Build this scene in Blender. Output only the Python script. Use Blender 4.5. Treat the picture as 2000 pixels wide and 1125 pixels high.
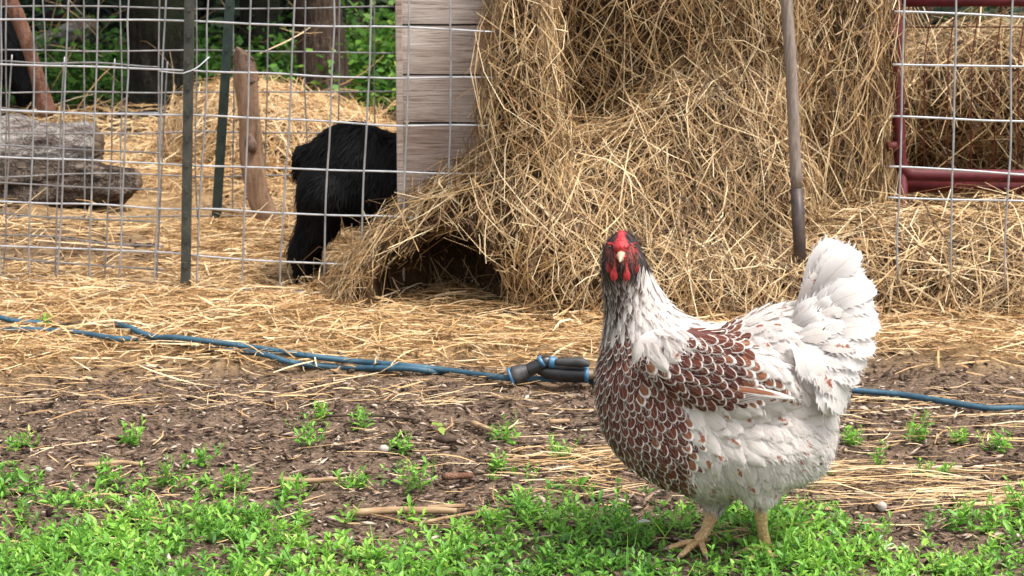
import bpy, math, random
import numpy as np
from mathutils import Vector

random.seed(7)
rng = np.random.default_rng(7)
R = math.radians
scene = bpy.context.scene
for o in list(bpy.data.objects):
    bpy.data.objects.remove(o)

# ------------------------------------------------------------------ camera, sky, sun, exposure
FPX, CAMH = 4400.0, 1.05                  # focal length in photo pixels, camera height in metres
PITCH = math.atan(962.5 / FPX)
cam_d = bpy.data.cameras.new("camera")
cam = bpy.data.objects.new("camera", cam_d)
scene.collection.objects.link(cam)
cam.location = (0, 0, CAMH)
cam.rotation_euler = (R(90) - PITCH, 0, 0)
cam_d.sensor_width = 36
cam_d.lens = FPX / 2000 * 36
cam_d.clip_start, cam_d.clip_end = 0.05, 500
cam_d.dof.use_dof = True
cam_d.dof.focus_distance = 3.40
cam_d.dof.aperture_fstop = 16
scene.camera = cam

SUN_DIR = Vector((0.38, -0.20, 0.90)).normalized()      # towards the sun
world = bpy.data.worlds.new("World")
scene.world = world
world.use_nodes = True
wn = world.node_tree
bg = wn.nodes["Background"]
sky = wn.nodes.new("ShaderNodeTexSky")
sky.sky_type = 'NISHITA'
sky.sun_disc = False
sky.sun_elevation = math.asin(SUN_DIR.z)
sky.sun_rotation = math.atan2(SUN_DIR.x, SUN_DIR.y)
sky.air_density, sky.dust_density, sky.ozone_density = 1.0, 4.0, 1.0
hs = wn.nodes.new("ShaderNodeHueSaturation")
hs.inputs["Saturation"].default_value = 0.22
wn.links.new(sky.outputs[0], hs.inputs["Color"])
wn.links.new(hs.outputs[0], bg.inputs["Color"])
bg.inputs["Strength"].default_value = 0.12
sun_d = bpy.data.lights.new("sun", 'SUN')
sun_d.energy = 1.5
sun_d.angle = R(14)
sun_d.color = (1.0, 0.95, 0.87)
sun = bpy.data.objects.new("sun", sun_d)
scene.collection.objects.link(sun)
sun.rotation_euler = SUN_DIR.to_track_quat('Z', 'Y').to_euler()

vs = scene.view_settings
vs.view_transform = 'Standard'
vs.look = 'None'
vs.gamma = 1
vs.use_curve_mapping = False
vs.exposure = 1.5

# ------------------------------------------------------------------ measuring helpers
CF = np.array([0, math.cos(PITCH), -math.sin(PITCH)])
CU = np.array([0, math.sin(PITCH), math.cos(PITCH)])
CX = np.array([1.0, 0, 0])
CAM = np.array([0, 0, CAMH])

def ray(u, v):
    return CF * FPX + CX * (u - 1000) - CU * (v - 562.5)

def W(u, v, Y):                            # the point of the place at depth Y
    d = ray(u, v)
    return CAM + d * (Y / d[1])

def G(u, v, z=0.0):                        # the point of the ground
    d = ray(u, v)
    return CAM + d * ((z - CAMH) / d[2])

def to_px(P):
    q = P - CAM
    z = q @ CF
    return np.stack([1000 + FPX * (q @ CX) / z, 562.5 - FPX * (q @ CU) / z], -1)

# ------------------------------------------------------------------ noise
def _h(i, j, k, s):
    n = (i * 374761393 + j * 668265263 + k * 1274126177 + s * 974634541) & 0x7fffffff
    n = ((n ^ (n >> 13)) * 1274126177) & 0x7fffffff
    return ((n ^ (n >> 16)) & 0xffff) / 65535.0

def noise3(x, y, z, s=0):
    x, y, z = np.broadcast_arrays(np.asarray(x, float), np.asarray(y, float), np.asarray(z, float))
    i, j, k = np.floor(x).astype(np.int64), np.floor(y).astype(np.int64), np.floor(z).astype(np.int64)
    fx, fy, fz = x - i, y - j, z - k
    fx, fy, fz = [f * f * (3 - 2 * f) for f in (fx, fy, fz)]
    r = 0
    for a in (0, 1):
        for b in (0, 1):
            for c in (0, 1):
                r = r + _h(i + a, j + b, k + c, s) * (fx if a else 1 - fx) * (fy if b else 1 - fy) * (fz if c else 1 - fz)
    return r * 2 - 1

def fbm(x, y, z=0.0, o=4, s=0):
    r, a = 0, 0.5
    for q in range(o):
        r = r + a * noise3(np.asarray(x) * 2 ** q, np.asarray(y) * 2 ** q, np.asarray(z) * 2 ** q, s + q)
        a *= 0.5
    return r

def unit(v):
    v = np.asarray(v, float)
    return v / np.maximum(np.linalg.norm(v, axis=-1, keepdims=True), 1e-9)

def sstep(a, b, x):
    t = np.clip((x - a) / (b - a), 0, 1)
    return t * t * (3 - 2 * t)

# ------------------------------------------------------------------ objects
def tag(o, label=None, cat=None, group=None, kind=None):
    if label: o["label"] = label
    if cat: o["category"] = cat
    if group: o["group"] = group
    if kind: o["kind"] = kind
    return o

def empty(name, loc=(0, 0, 0), label=None, cat=None, group=None):
    o = bpy.data.objects.new(name, None)
    scene.collection.objects.link(o)
    o.location = loc
    o.empty_display_size = 0.05
    return tag(o, label, cat, group)

def link(name, me, parent=None):
    o = bpy.data.objects.new(name, me)
    scene.collection.objects.link(o)
    if parent is not None:
        o.parent = parent
        l = Vector((0, 0, 0))
        p = parent
        while p is not None:
            l += p.location
            p = p.parent
        o.location = -l                     # mesh data is in world coordinates
    return o

def mesh(name, V, F, mats, smooth=True, attrs=None, uv=None, midx=None):
    """V (n,3); F an int array (m,k) or a list of such arrays / tuples"""
    me = bpy.data.meshes.new(name)
    V = np.asarray(V, np.float32)
    if isinstance(F, np.ndarray):
        m, k = F.shape
        me.vertices.add(len(V)); me.vertices.foreach_set("co", V.ravel())
        me.loops.add(m * k); me.loops.foreach_set("vertex_index", F.astype(np.int32).ravel())
        me.polygons.add(m); me.polygons.foreach_set("loop_start", np.arange(0, m * k, k, dtype=np.int32))
        me.update(calc_edges=True)
    else:
        me.from_pydata([tuple(map(float, v)) for v in V], [], [tuple(int(i) for i in f) for f in F])
        me.update()
    if not isinstance(mats, (list, tuple)):
        mats = [mats]
    for mt in mats:
        me.materials.append(mt)
    if midx is not None:
        me.polygons.foreach_set("material_index", np.asarray(midx, np.int32))
    if smooth:
        me.polygons.foreach_set("use_smooth", np.ones(len(me.polygons), bool))
    if attrs:
        for n, a in attrs.items():
            at = me.attributes.new(n, 'FLOAT', 'POINT')
            at.data.foreach_set("value", np.asarray(a, np.float32))
    if uv is not None:
        l = me.uv_layers.new(name="UVMap")
        vi = np.empty(len(me.loops), np.int32); me.loops.foreach_get("vertex_index", vi)
        l.data.foreach_set("uv", np.asarray(uv, np.float32)[vi].ravel())
    return me

def smoothline(pts, n=6):
    pts = np.asarray(pts, float)
    if len(pts) < 3:
        return pts
    P = np.vstack([2 * pts[0] - pts[1], pts, 2 * pts[-1] - pts[-2]])
    out = []
    for i in range(1, len(P) - 2):
        for t in np.linspace(0, 1, n, endpoint=False):
            a, b, c, d = P[i - 1], P[i], P[i + 1], P[i + 2]
            out.append(0.5 * (2 * b + (c - a) * t + (2 * a - 5 * b + 4 * c - d) * t * t + (3 * b - a - 3 * c + d) * t ** 3))
    out.append(P[-2])
    return np.array(out)

def tube(pts, rad, sides=8, cap=True, squash=None, rough=0.0, seed=0, rfreq=30, rs3=(1, 1, 0.35)):
    """verts and faces of a tube along pts; squash = (vector, factor)"""
    pts = np.asarray(pts, float)
    n = len(pts)
    rad = np.broadcast_to(np.asarray(rad, float), (n,))
    T = unit(np.gradient(pts, axis=0))
    up = np.array([0, 0, 1.0]) if abs(T[0][2]) < 0.9 else np.array([1.0, 0, 0])
    N = unit(np.cross(T[0], up))
    V = []
    a = np.linspace(0, 2 * np.pi, sides, endpoint=False)
    for i in range(n):
        N = unit(N - T[i] * (N @ T[i]))
        B = np.cross(T[i], N)
        off = np.outer(np.cos(a), N) + np.outer(np.sin(a), B)
        r = rad[i]
        if rough:
            q = pts[i] + off * r
            r = r * (1 + rough * fbm(q[:, 0] * rfreq * rs3[0], q[:, 1] * rfreq * rs3[1], q[:, 2] * rfreq * rs3[2], 3, seed))[:, None]
        ring = off * r
        if squash is not None:
            s = np.asarray(squash[0]); ring = ring - np.outer(ring @ s, s) * (1 - squash[1])
        V.append(pts[i] + ring)
    V = np.concatenate(V)
    F = []
    for i in range(n - 1):
        for j in range(sides):
            k = (j + 1) % sides
            F.append((i * sides + j, i * sides + k, (i + 1) * sides + k, (i + 1) * sides + j))
    if cap:
        F.append(tuple(range(sides))[::-1])
        F.append(tuple((n - 1) * sides + j for j in range(sides)))
    return V, F

def merge(parts):
    V, F, o = [], [], 0
    for v, f in parts:
        V.append(v); F += [tuple(i + o for i in q) for q in f]; o += len(v)
    return np.concatenate(V), F

def box(c, ax, half):
    """box with centre c, axes ax (3 unit vectors), half sizes"""
    c = np.asarray(c, float)
    V = [c + sx * half[0] * ax[0] + sy * half[1] * ax[1] + sz * half[2] * ax[2]
         for sx in (-1, 1) for sy in (-1, 1) for sz in (-1, 1)]
    F = [(0, 1, 3, 2), (4, 6, 7, 5), (0, 4, 5, 1), (2, 3, 7, 6), (0, 2, 6, 4), (1, 5, 7, 3)]
    return np.array(V), F

AX = (np.array([1.0, 0, 0]), np.array([0, 1.0, 0]), np.array([0, 0, 1.0]))

def bevel(o, w, seg=2):
    m = o.modifiers.new("bevel", 'BEVEL')
    m.width, m.segments = w, seg
    m.limit_method = 'ANGLE'
    return o

# ------------------------------------------------------------------ solid fields
def ell(c, r, rot=None):
    c, r = np.asarray(c, float), np.asarray(r, float)
    M = np.eye(3) if rot is None else np.asarray(rot)          # rows = local axes
    def f(p):
        q = (p - c) @ M.T
        k0 = np.linalg.norm(q / r, axis=-1)
        k1 = np.linalg.norm(q / (r * r), axis=-1)
        return k0 * (k0 - 1) / np.maximum(k1, 1e-6)
    return f

def cone(a, b, ra, rb):
    a, b = np.asarray(a, float), np.asarray(b, float)
    ab = b - a
    L2 = ab @ ab
    def f(p):
        t = np.clip(((p - a) @ ab) / L2, 0, 1)
        return np.linalg.norm(p - a - t[..., None] * ab, axis=-1) - (ra + (rb - ra) * t)
    return f

def union(fs, k):
    def f(p):
        d = fs[0](p)
        for g in fs[1:]:
            e = g(p)
            h = np.maximum(k - np.abs(d - e), 0) / k
            d = np.minimum(d, e) - h * h * k * 0.25
        return d
    return f

def grad(f, p, e=1e-3):
    g = np.stack([f(p + np.eye(3)[i] * e) - f(p - np.eye(3)[i] * e) for i in range(3)], -1)
    return unit(g)

def nets(f, lo, hi, h):
    lo, hi = np.asarray(lo, float), np.asarray(hi, float)
    n = np.ceil((hi - lo) / h).astype(int) + 1
    ax = [lo[i] + h * np.arange(n[i]) for i in range(3)]
    P = np.stack(np.meshgrid(*ax, indexing='ij'), -1)
    D = f(P.reshape(-1, 3)).reshape(n)
    ins = D < 0
    cs = [(a, b, c) for a in (0, 1) for b in (0, 1) for c in (0, 1)]
    sl = lambda A, c: A[c[0]:n[0] - 1 + c[0], c[1]:n[1] - 1 + c[1], c[2]:n[2] - 1 + c[2]]
    s = sum(sl(ins, c).astype(int) for c in cs)
    act = (s > 0) & (s < 8)
    idx = -np.ones(act.shape, int)
    idx[act] = np.arange(act.sum())
    acc = np.zeros((act.sum(), 3)); cnt = np.zeros(act.sum())
    for a in cs:
        for b in cs:
            if sum(abs(x - y) for x, y in zip(a, b)) == 1 and a < b:
                da, db = sl(D, a)[act], sl(D, b)[act]
                cr = (da < 0) != (db < 0)
                t = np.where(cr, da / np.where(cr, da - db, 1), 0)
                q = np.array(a) + np.outer(t, np.array(b) - np.array(a))
                acc[cr] += q[cr]; cnt[cr] += 1
    I = np.argwhere(act)
    V = lo + h * (I + acc / cnt[:, None])
    F = []
    for axis in range(3):
        o1, o2 = [(1, 2), (2, 0), (0, 1)][axis]
        A = np.moveaxis(ins, axis, 0)
        d = np.diff(ins.astype(int), axis=axis)
        e = np.argwhere(d != 0)
        e = e[(e[:, o1] > 0) & (e[:, o2] > 0) & (e[:, o1] < n[o1] - 1) & (e[:, o2] < n[o2] - 1)]
        sg = d[tuple(e.T)]
        def cell(p, q):
            g = e.copy(); g[:, o1] -= p; g[:, o2] -= q
            return idx[tuple(g.T)]
        quad = np.stack([cell(1, 1), cell(0, 1), cell(0, 0), cell(1, 0)], -1)
        quad[sg < 0] = quad[sg < 0][:, ::-1]
        F.append(quad)
    F = np.concatenate(F)
    F = F[(F >= 0).all(1)]
    return V, F[:, ::-1]

def sample(V, F, n, rs):
    """n points on a quad mesh with area weights"""
    T = np.concatenate([F[:, [0, 1, 2]], F[:, [0, 2, 3]]])
    a, b, c = V[T[:, 0]], V[T[:, 1]], V[T[:, 2]]
    A = np.linalg.norm(np.cross(b - a, c - a), axis=1)
    i = rs.choice(len(T), n, p=A / A.sum())
    r1, r2 = np.sqrt(rs.random(n)), rs.random(n)
    return a[i] * (1 - r1)[:, None] + b[i] * (r1 * (1 - r2))[:, None] + c[i] * (r1 * r2)[:, None]

# ------------------------------------------------------------------ strands: stems and blades of hay, fur, barbs
def strands(P, D, N, L, Wd, bend, tint, segs=3, rs=rng, fold=0.3, tip=0.5, flat=False):
    n = len(P)
    D = unit(D)
    S = unit(np.cross(D, N)); N = np.cross(S, D)
    L = np.broadcast_to(L, (n,)); Wd = np.broadcast_to(Wd, (n,)); bend = np.broadcast_to(bend, (n,))
    t = np.linspace(-0.5, 0.5, segs + 1)
    ph = rs.random(n) * 2 * np.pi
    b = (np.cos(ph)[:, None] * S + 0.6 * np.sin(ph)[:, None] * N) * (bend * L)[:, None]
    sk = rs.normal(0, 0.5, n)
    prof = (0.25 - t[None] ** 2) * 4 * (1 + sk[:, None] * t[None])
    c = P[:, None] + D[:, None] * (L[:, None] * t)[..., None] + b[:, None] * prof[..., None]
    w = Wd[:, None] * (1 - (1 - tip) * np.abs(t[None]) * 2)
    if flat:                                             # a plain blade
        V = np.stack([c - S[:, None] * w[..., None] / 2, c + S[:, None] * w[..., None] / 2], 2)
        k = (segs + 1) * 2
        q = np.array([[i * 2, i * 2 + 1, i * 2 + 3, i * 2 + 2] for i in range(segs)])
        return V.reshape(-1, 3), (np.arange(n)[:, None, None] * k + q[None]).reshape(-1, 4), np.repeat(np.broadcast_to(tint, (n,)), k)
    V = np.stack([c - S[:, None] * w[..., None] / 2, c + N[:, None] * (w * fold)[..., None], c + S[:, None] * w[..., None] / 2], 2)
    k = (segs + 1) * 3
    base = np.arange(n)[:, None] * k
    q = []
    for i in range(segs):
        for j in (0, 1):
            a = i * 3 + j
            q.append([a, a + 1, a + 4, a + 3])
    F = (base[:, :, None] + np.array(q)[None]).reshape(-1, 4)
    return V.reshape(-1, 3), F, np.repeat(np.broadcast_to(tint, (n,)), k)

def cat_str(lst):
    V, F, T, o = [], [], [], 0
    for v, f, t in lst:
        V.append(v); F.append(f + o); T.append(t); o += len(v)
    return np.concatenate(V), np.concatenate(F), np.concatenate(T)

# ------------------------------------------------------------------ materials
class NT:
    def __init__(self, name):
        self.m = bpy.data.materials.new(name)
        self.m.use_nodes = True
        self.t = self.m.node_tree
        self.b = self.t.nodes["Principled BSDF"]
        self.out = self.t.nodes["Material Output"]
    def n(self, kind, **kw):
        nd = self.t.nodes.new("ShaderNode" + kind)
        for k, v in kw.items():
            if k in nd.inputs: nd.inputs[k].default_value = v
            else: setattr(nd, k, v)
        return nd
    def l(self, a, b):
        self.t.links.new(a, b)
    def val(self, x, i):
        if hasattr(x, "links") or hasattr(x, "is_linked"): self.l(x, i)
        else: i.default_value = x
    def math(self, op, a, b=0.0, c=0.0):
        nd = self.n("Math", operation=op)
        for i, x in enumerate((a, b, c)):
            self.val(x, nd.inputs[i])
        return nd.outputs[0]
    def mix(self, f, a, b, blend='MIX'):
        nd = self.n("MixRGB", blend_type=blend)
        self.val(f, nd.inputs[0])
        for i, x in ((1, a), (2, b)):
            if isinstance(x, tuple): nd.inputs[i].default_value = (*x[:3], 1)
            else: self.l(x, nd.inputs[i])
        return nd.outputs[0]
    def ramp(self, f, stops, interp='LINEAR'):
        nd = self.n("ValToRGB")
        cr = nd.color_ramp
        cr.interpolation = interp
        while len(cr.elements) < len(stops): cr.elements.new(0.5)
        for e, (p, c) in zip(cr.elements, stops):
            e.position = p; e.color = (*c, 1) if len(c) == 3 else c
        self.l(f, nd.inputs[0])
        return nd.outputs[0]
    def noise(self, scale, detail=4, rough=0.6, vec=None, out="Fac", stretch=None):
        nd = self.n("TexNoise", Scale=scale, Detail=detail, Roughness=rough)
        if vec is None:
            vec = self.n("TexCoord").outputs["Object"]
        if stretch:
            mp = self.n("Mapping"); mp.inputs["Scale"].default_value = stretch
            self.l(vec, mp.inputs[0]); vec = mp.outputs[0]
        self.l(vec, nd.inputs["Vector"])
        return nd.outputs[out]
    def attr(self, name):
        return self.n("Attribute", attribute_name=name).outputs["Fac"]
    def bump(self, h, strength=0.3, dist=0.005):
        nd = self.n("Bump", Strength=strength, Distance=dist)
        self.l(h, nd.inputs["Height"])
        self.l(nd.outputs[0], self.b.inputs["Normal"])
    def fin(self, col, rough=0.7, spec=0.3, metal=0.0, transl=0.0):
        self.val((*col, 1) if isinstance(col, tuple) else col, self.b.inputs["Base Color"])
        self.val(rough, self.b.inputs["Roughness"])
        self.b.inputs["Specular IOR Level"].default_value = spec
        self.b.inputs["Metallic"].default_value = metal
        if transl:
            tr = self.n("BsdfTranslucent"); mx = self.n("MixShader", Fac=transl)
            self.val((*col, 1) if isinstance(col, tuple) else col, tr.inputs[0])
            self.l(self.b.outputs[0], mx.inputs[1]); self.l(tr.outputs[0], mx.inputs[2])
            self.l(mx.outputs[0], self.out.inputs[0])
        return self.m

def simple(name, c1, c2, scale=20, rough=0.7, spec=0.3, metal=0.0, transl=0.0, bump=0.0, stretch=None, dist=0.004, detail=5):
    t = NT(name)
    f = t.noise(scale, detail, 0.65, stretch=stretch)
    col = t.ramp(f, [(0.3, c1), (0.7, c2)])
    if bump: t.bump(f, bump, dist)
    return t.fin(col, rough, spec, metal, transl)

def straw_mat(name, stops, spec=0.35, transl=0.12, rough=0.5):
    t = NT(name)
    a = t.attr("tint")
    col = t.ramp(a, stops)
    f = t.noise(60, 2, 0.6)
    col = t.mix(0.35, col, t.ramp(f, [(0.3, (0.45, 0.4, 0.34)), (0.7, (1, 1, 1))]), 'MULTIPLY')
    return t.fin(col, rough, spec, 0, transl)

M = {}
M['straw'] = straw_mat("golden straw", [(0.0, (0.10, 0.055, 0.025)), (0.18, (0.27, 0.145, 0.055)), (0.5, (0.51, 0.315, 0.14)), (0.8, (0.69, 0.475, 0.25)), (1.0, (0.82, 0.67, 0.44))])
M['hay'] = straw_mat("weathered hay", [(0.0, (0.045, 0.025, 0.013)), (0.25, (0.18, 0.098, 0.040)), (0.52, (0.40, 0.24, 0.105)), (0.78, (0.62, 0.43, 0.215)), (1.0, (0.86, 0.71, 0.46))])
M['haycore'] = simple("shade-dark packed hay", (0.022, 0.012, 0.006), (0.07, 0.04, 0.019), 60, 0.9, 0.1, bump=0.8, dist=0.02)  # core colour darkened so gaps between the stems read as shade

# ================================================================== THE GROUND
def edge_of(pts, z=0.0):
    q = np.array([G(u, v, z)[:2] for u, v in pts])
    return lambda X: np.interp(X, q[:, 0], q[:, 1])
straw_edge = edge_of([(-300, 765), (0, 768), (200, 752), (400, 742), (640, 728), (800, 742), (900, 722), (1000, 745), (1200, 735), (1500, 722), (1750, 722), (2000, 748), (2300, 760)])
weed_edge = edge_of([(-300, 935), (0, 945), (120, 975), (250, 1000), (400, 985), (520, 1010), (640, 1062), (850, 1072), (930, 1040), (1000, 985), (1130, 985), (1300, 1005), (1450, 985), (1580, 985), (1660, 1020), (1740, 1100), (1820, 1090), (1880, 1030), (2000, 1020), (2300, 1010)])

def straw_mask(X, Y):
    d = Y - straw_edge(X) + 0.13 * fbm(X * 4, Y * 7, 3.3, 4, 11)
    m = sstep(-0.07, 0.17, d)
    dirt = sstep(0.02, 0.16, fbm(X * 2.1, Y * 2.6, 5.5, 3, 14)) * sstep(4.75, 5.0, Y) * sstep(6.3, 5.8, Y) * sstep(0.3, 0.1, X)
    m = m * (1 - 0.65 * dirt)
    far = sstep(6.75, 7.35, Y + 0.5 * fbm(X * 1.3, Y * 1.3, 1, 3, 4))
    return m * (1 - far)

def gz(X, Y):
    X, Y = np.asarray(X, float), np.asarray(Y, float)
    z = 0.022 * fbm(X * 2.2, Y * 2.2, 0.5, 3, 1) + 0.012 * fbm(X * 14, Y * 14, 0.5, 3, 5)
    z = z + 0.02 * straw_mask(X, Y)
    # trampled clods in the pen
    pen = sstep(4.85, 5.1, Y) * sstep(0.35, 0.15, X) * sstep(8, 6.5, Y)
    z = z + pen * 0.085 * np.maximum(fbm(X * 3, Y * 3.5, 7, 3, 21), -0.2)
    return z

def spread(a, b, near, h, far, k=1.35):
    mid = np.arange(a, b + h / 2, h)
    lo, hi, s = [], [], h
    x = a
    while x > near:
        s *= k; x -= s; lo.append(x)
    s = h; x = mid[-1]
    while x < far:
        s *= k; x += s; hi.append(x)
    return np.concatenate([lo[::-1], mid, hi])

gx = spread(-2.0, 2.0, -90, 0.0122, 90)
gy = spread(2.4, 6.2, -20, 0.0118, 160)
GX, GY = np.meshgrid(gx, gy, indexing='ij')
fine = fbm(GX * 38, GY * 38, 0.2, 3, 31)
near = (np.abs(GX) < 2.1) & (GY > 2.3) & (GY < 6.4)
GZ = gz(GX, GY) + np.where(near, 0.013 * np.abs(fine), 0)
gi = np.arange(GX.size).reshape(GX.shape)
gF = np.stack([gi[:-1, :-1], gi[1:, :-1], gi[1:, 1:], gi[:-1, 1:]], -1).reshape(-1, 4)
t = NT("garden soil with straw chaff")
f1 = t.noise(14, 6, 0.7); f2 = t.noise(160, 4, 0.7)
soil = t.ramp(f1, [(0.3, (0.040, 0.025, 0.016)), (0.55, (0.080, 0.052, 0.035)), (0.75, (0.13, 0.090, 0.062))])
soil = t.mix(t.ramp(f2, [(0.4, (0, 0, 0)), (0.72, (1, 1, 1))]), soil, (0.22, 0.155, 0.11))
f3 = t.noise(45, 5, 0.75)
chaff = t.ramp(f3, [(0.3, (0.09, 0.055, 0.028)), (0.5, (0.26, 0.165, 0.08)), (0.75, (0.46, 0.33, 0.18))])
litter = t.ramp(f1, [(0.35, (0.018, 0.014, 0.009)), (0.7, (0.05, 0.038, 0.022))])  # leaf litter, with the wood's shade put into its dark colour
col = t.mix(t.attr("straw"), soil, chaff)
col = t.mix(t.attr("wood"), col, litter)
t.bump(f2, 0.5, 0.006)
M['soil'] = t.fin(col, 0.9, 0.15)
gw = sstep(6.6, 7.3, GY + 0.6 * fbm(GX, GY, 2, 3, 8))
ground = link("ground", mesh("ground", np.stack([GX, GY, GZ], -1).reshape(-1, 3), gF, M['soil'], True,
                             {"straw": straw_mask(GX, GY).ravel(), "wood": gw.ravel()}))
tag(ground, kind="structure")

# ------------------------------------------------------------------ straw lying about
def lie(n, X, Y, rs, lmin=0.03, lmax=0.2, w=(0.0012, 0.0036), pref=None, lift=0.018, tilt=0.12, tmin=0.15, tmax=1.0, flat=True):
    a = rs.random(n) * np.pi if pref is None else rs.normal(pref[0], pref[1], n)
    D = np.stack([np.cos(a), np.sin(a), rs.normal(0, tilt, n)], -1)
    L = lmin + (lmax - lmin) * rs.random(n) ** 2
    z = gz(X, Y) + 0.004 + lift * rs.random(n) ** 1.5 + 0.006
    N = unit(np.stack([rs.normal(0, .5, n), rs.normal(0, .5, n), np.ones(n)], -1))
    return strands(np.stack([X, Y, z], -1), D, N, L, rs.uniform(*w, n), rs.normal(0, 0.09, n), tmin + (tmax - tmin) * rs.random(n), 3, rs, flat=flat)

rs = np.random.default_rng(21)
n = 60000
X = rs.uniform(-1.9, 1.9, n); Y = 3.55 + 1.75 * rs.random(n)
k = rs.random(n) < straw_mask(X, Y) ** 1.5
X, Y = X[k], Y[k]
parts = [lie(len(X), X, Y, rs, 0.02, 0.15, (0.0014, 0.0044), tilt=0.09, pref=(0.0, 1.0))]
n = 24000                                              # inside the pen
X = rs.uniform(-2.3, 0.25, n); Y = 5.0 + 2.6 * rs.random(n) ** 1.2
k = rs.random(n) < straw_mask(X, Y) * sstep(-0.28, 0.1, fbm(X * 2.5, Y * 2.5, 9, 3, 77))
X, Y = X[k], Y[k]
parts.append(lie(len(X), X, Y, rs, 0.05, 0.25, (0.002, 0.005), tilt=0.2, lift=0.05, tmin=0.3))
V, F, T = cat_str(parts)
tag(link("straw_litter", mesh("straw_litter", V, F, M['straw'], True, {"tint": T})),
    "golden straw trampled over the ground around fence and hose", "straw", kind="stuff")

# flattened straw streaks by the hen, and single stems on the soil
parts = []
def patch(u0, u1, v0, v1, n, pref, ln):
    P = np.array([G(a, b)[:2] for a, b in zip(rs.uniform(u0, u1, n), rs.uniform(v0, v1, n))])
    return lie(n, P[:, 0], P[:, 1], rs, ln[0], ln[1], (0.0012, 0.003), pref, 0.006, 0.03, 0.35)
parts.append(patch(1490, 2150, 915, 1010, 300, (0.05, 0.22), (0.04, 0.26)))
parts.append(patch(1000, 1260, 888, 930, 120, (0.1, 0.25), (0.04, 0.18)))
parts.append(patch(1000, 1250, 925, 985, 60, (-0.2, 0.5), (0.03, 0.14)))
parts.append(patch(-200, 2200, 760, 1090, 520, (0.0, 0.9), (0.02, 0.11)))
parts.append(patch(1640, 2200, 770, 900, 150, (-0.05, 0.25), (0.05, 0.22)))
parts.append(patch(-200, 1100, 735, 800, 420, (0.0, 0.6), (0.02, 0.12)))
V, F, T = cat_str(parts)
tag(link("straw_stems", mesh("straw_stems", V, F, M['straw'], True, {"tint": T})),
    "loose pale straw stems strewn on the bare brown soil", "straw", kind="stuff")

# ------------------------------------------------------------------ wood chips and crumbs of soil
def chips(n, X, Y, rs, size, mat, name, label, stretch=(1, 3.5)):
    base = np.array([[-1, 0, 0], [0, -.5, .08], [1, .1, 0], [.1, .5, .05], [0, 0, .3]])
    fc = np.array([[0, 1, 4], [1, 2, 4], [2, 3, 4], [3, 0, 4], [0, 3, 2], [0, 2, 1]])
    s = size[0] + (size[1] - size[0]) * rs.random(n) ** 3
    st = rs.uniform(*stretch, n)
    B = base[None] * (1 + rs.normal(0, 0.25, (n, 5, 3)))
    B = B * np.stack([s * st * 0.6, s, s * 0.9], -1)[:, None]
    a = rs.normal(0, 0.9, n); p = rs.normal(0, 0.25, n); q = rs.normal(0, 0.3, n)
    ca, sa, cp, sp = np.cos(a), np.sin(a), np.cos(p), np.sin(p)
    x, y, z = B[..., 0], B[..., 1], B[..., 2]
    y, z = y * np.cos(q)[:, None] - z * np.sin(q)[:, None], y * np.sin(q)[:, None] + z * np.cos(q)[:, None]
    x, z = x * cp[:, None] + z * sp[:, None], -x * sp[:, None] + z * cp[:, None]
    x, y = x * ca[:, None] - y * sa[:, None], x * sa[:, None] + y * ca[:, None]
    zz = gz(X, Y) + 0.005 + s * 0.2
    V = np.stack([x + X[:, None], y + Y[:, None], z + zz[:, None]], -1).reshape(-1, 3)
    F = (np.arange(n)[:, None, None] * 5 + fc[None]).reshape(-1, 3)
    o = link(name, mesh(name, V, F, mat, False, {"tint": np.repeat(rs.random(n), 5)}))
    return tag(o, label, "mulch", kind="stuff")

t = NT("wood chips and bark crumbs")
col = t.ramp(t.attr("tint"), [(0.0, (0.030, 0.019, 0.013)), (0.35, (0.080, 0.050, 0.034)), (0.65, (0.165, 0.108, 0.076)), (0.85, (0.29, 0.205, 0.15)), (1.0, (0.50, 0.41, 0.32))])
M['chips'] = t.fin(t.mix(0.4, col, t.ramp(t.noise(90, 3), [(0.3, (0.4, 0.36, 0.34)), (0.7, (1, 1, 1))]), 'MULTIPLY'), 0.85, 0.2)
t = NT("dry wood flakes")
M['flakes'] = t.fin(t.ramp(t.attr("tint"), [(0.0, (0.16, 0.10, 0.07)), (0.5, (0.30, 0.21, 0.155)), (1.0, (0.56, 0.46, 0.36))]), 0.85, 0.2)
t = NT("dark soil clods")
t.bump(t.noise(250, 4), 0.6, 0.004)
M['clods'] = t.fin(t.ramp(t.attr("tint"), [(0.0, (0.02, 0.012, 0.009)), (1.0, (0.065, 0.04, 0.03))]), 0.95, 0.1)
n = 56000
X = rs.uniform(-1.7, 1.7, n); Y = 2.5 + 1.75 * rs.random(n)
k = rs.random(n) < 1 - 0.93 * straw_mask(X, Y)
chips(k.sum(), X[k], Y[k], rs, (0.0018, 0.0095), M['chips'], "wood_chips", "brown wood chips and bark crumbs covering the soil")
n = 7000
X = rs.uniform(-1.7, 1.7, n); Y = 2.6 + 1.5 * rs.random(n)
k = rs.random(n) < 1 - 0.8 * straw_mask(X, Y)
chips(k.sum(), X[k], Y[k], rs, (0.003, 0.010), M['flakes'], "wood_flakes", "pale dry wood flakes strewn among the dark chips", (1.5, 5))
n = 2500                                               # dark clods, in the yard and in the pen
X = np.concatenate([rs.uniform(-1.7, 1.7, n), rs.uniform(-2.0, 0.2, 6000)]); Y = np.concatenate([2.9 + 1.0 * rs.random(n), 4.9 + 1.3 * rs.random(6000)])
k = rs.random(len(X)) < 1.02 - straw_mask(X, Y)
chips(k.sum(), X[k], Y[k], rs, (0.004, 0.016), M['clods'], "soil_clods", "dark crumbly clods of soil and dung", (0.9, 1.8))

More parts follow.
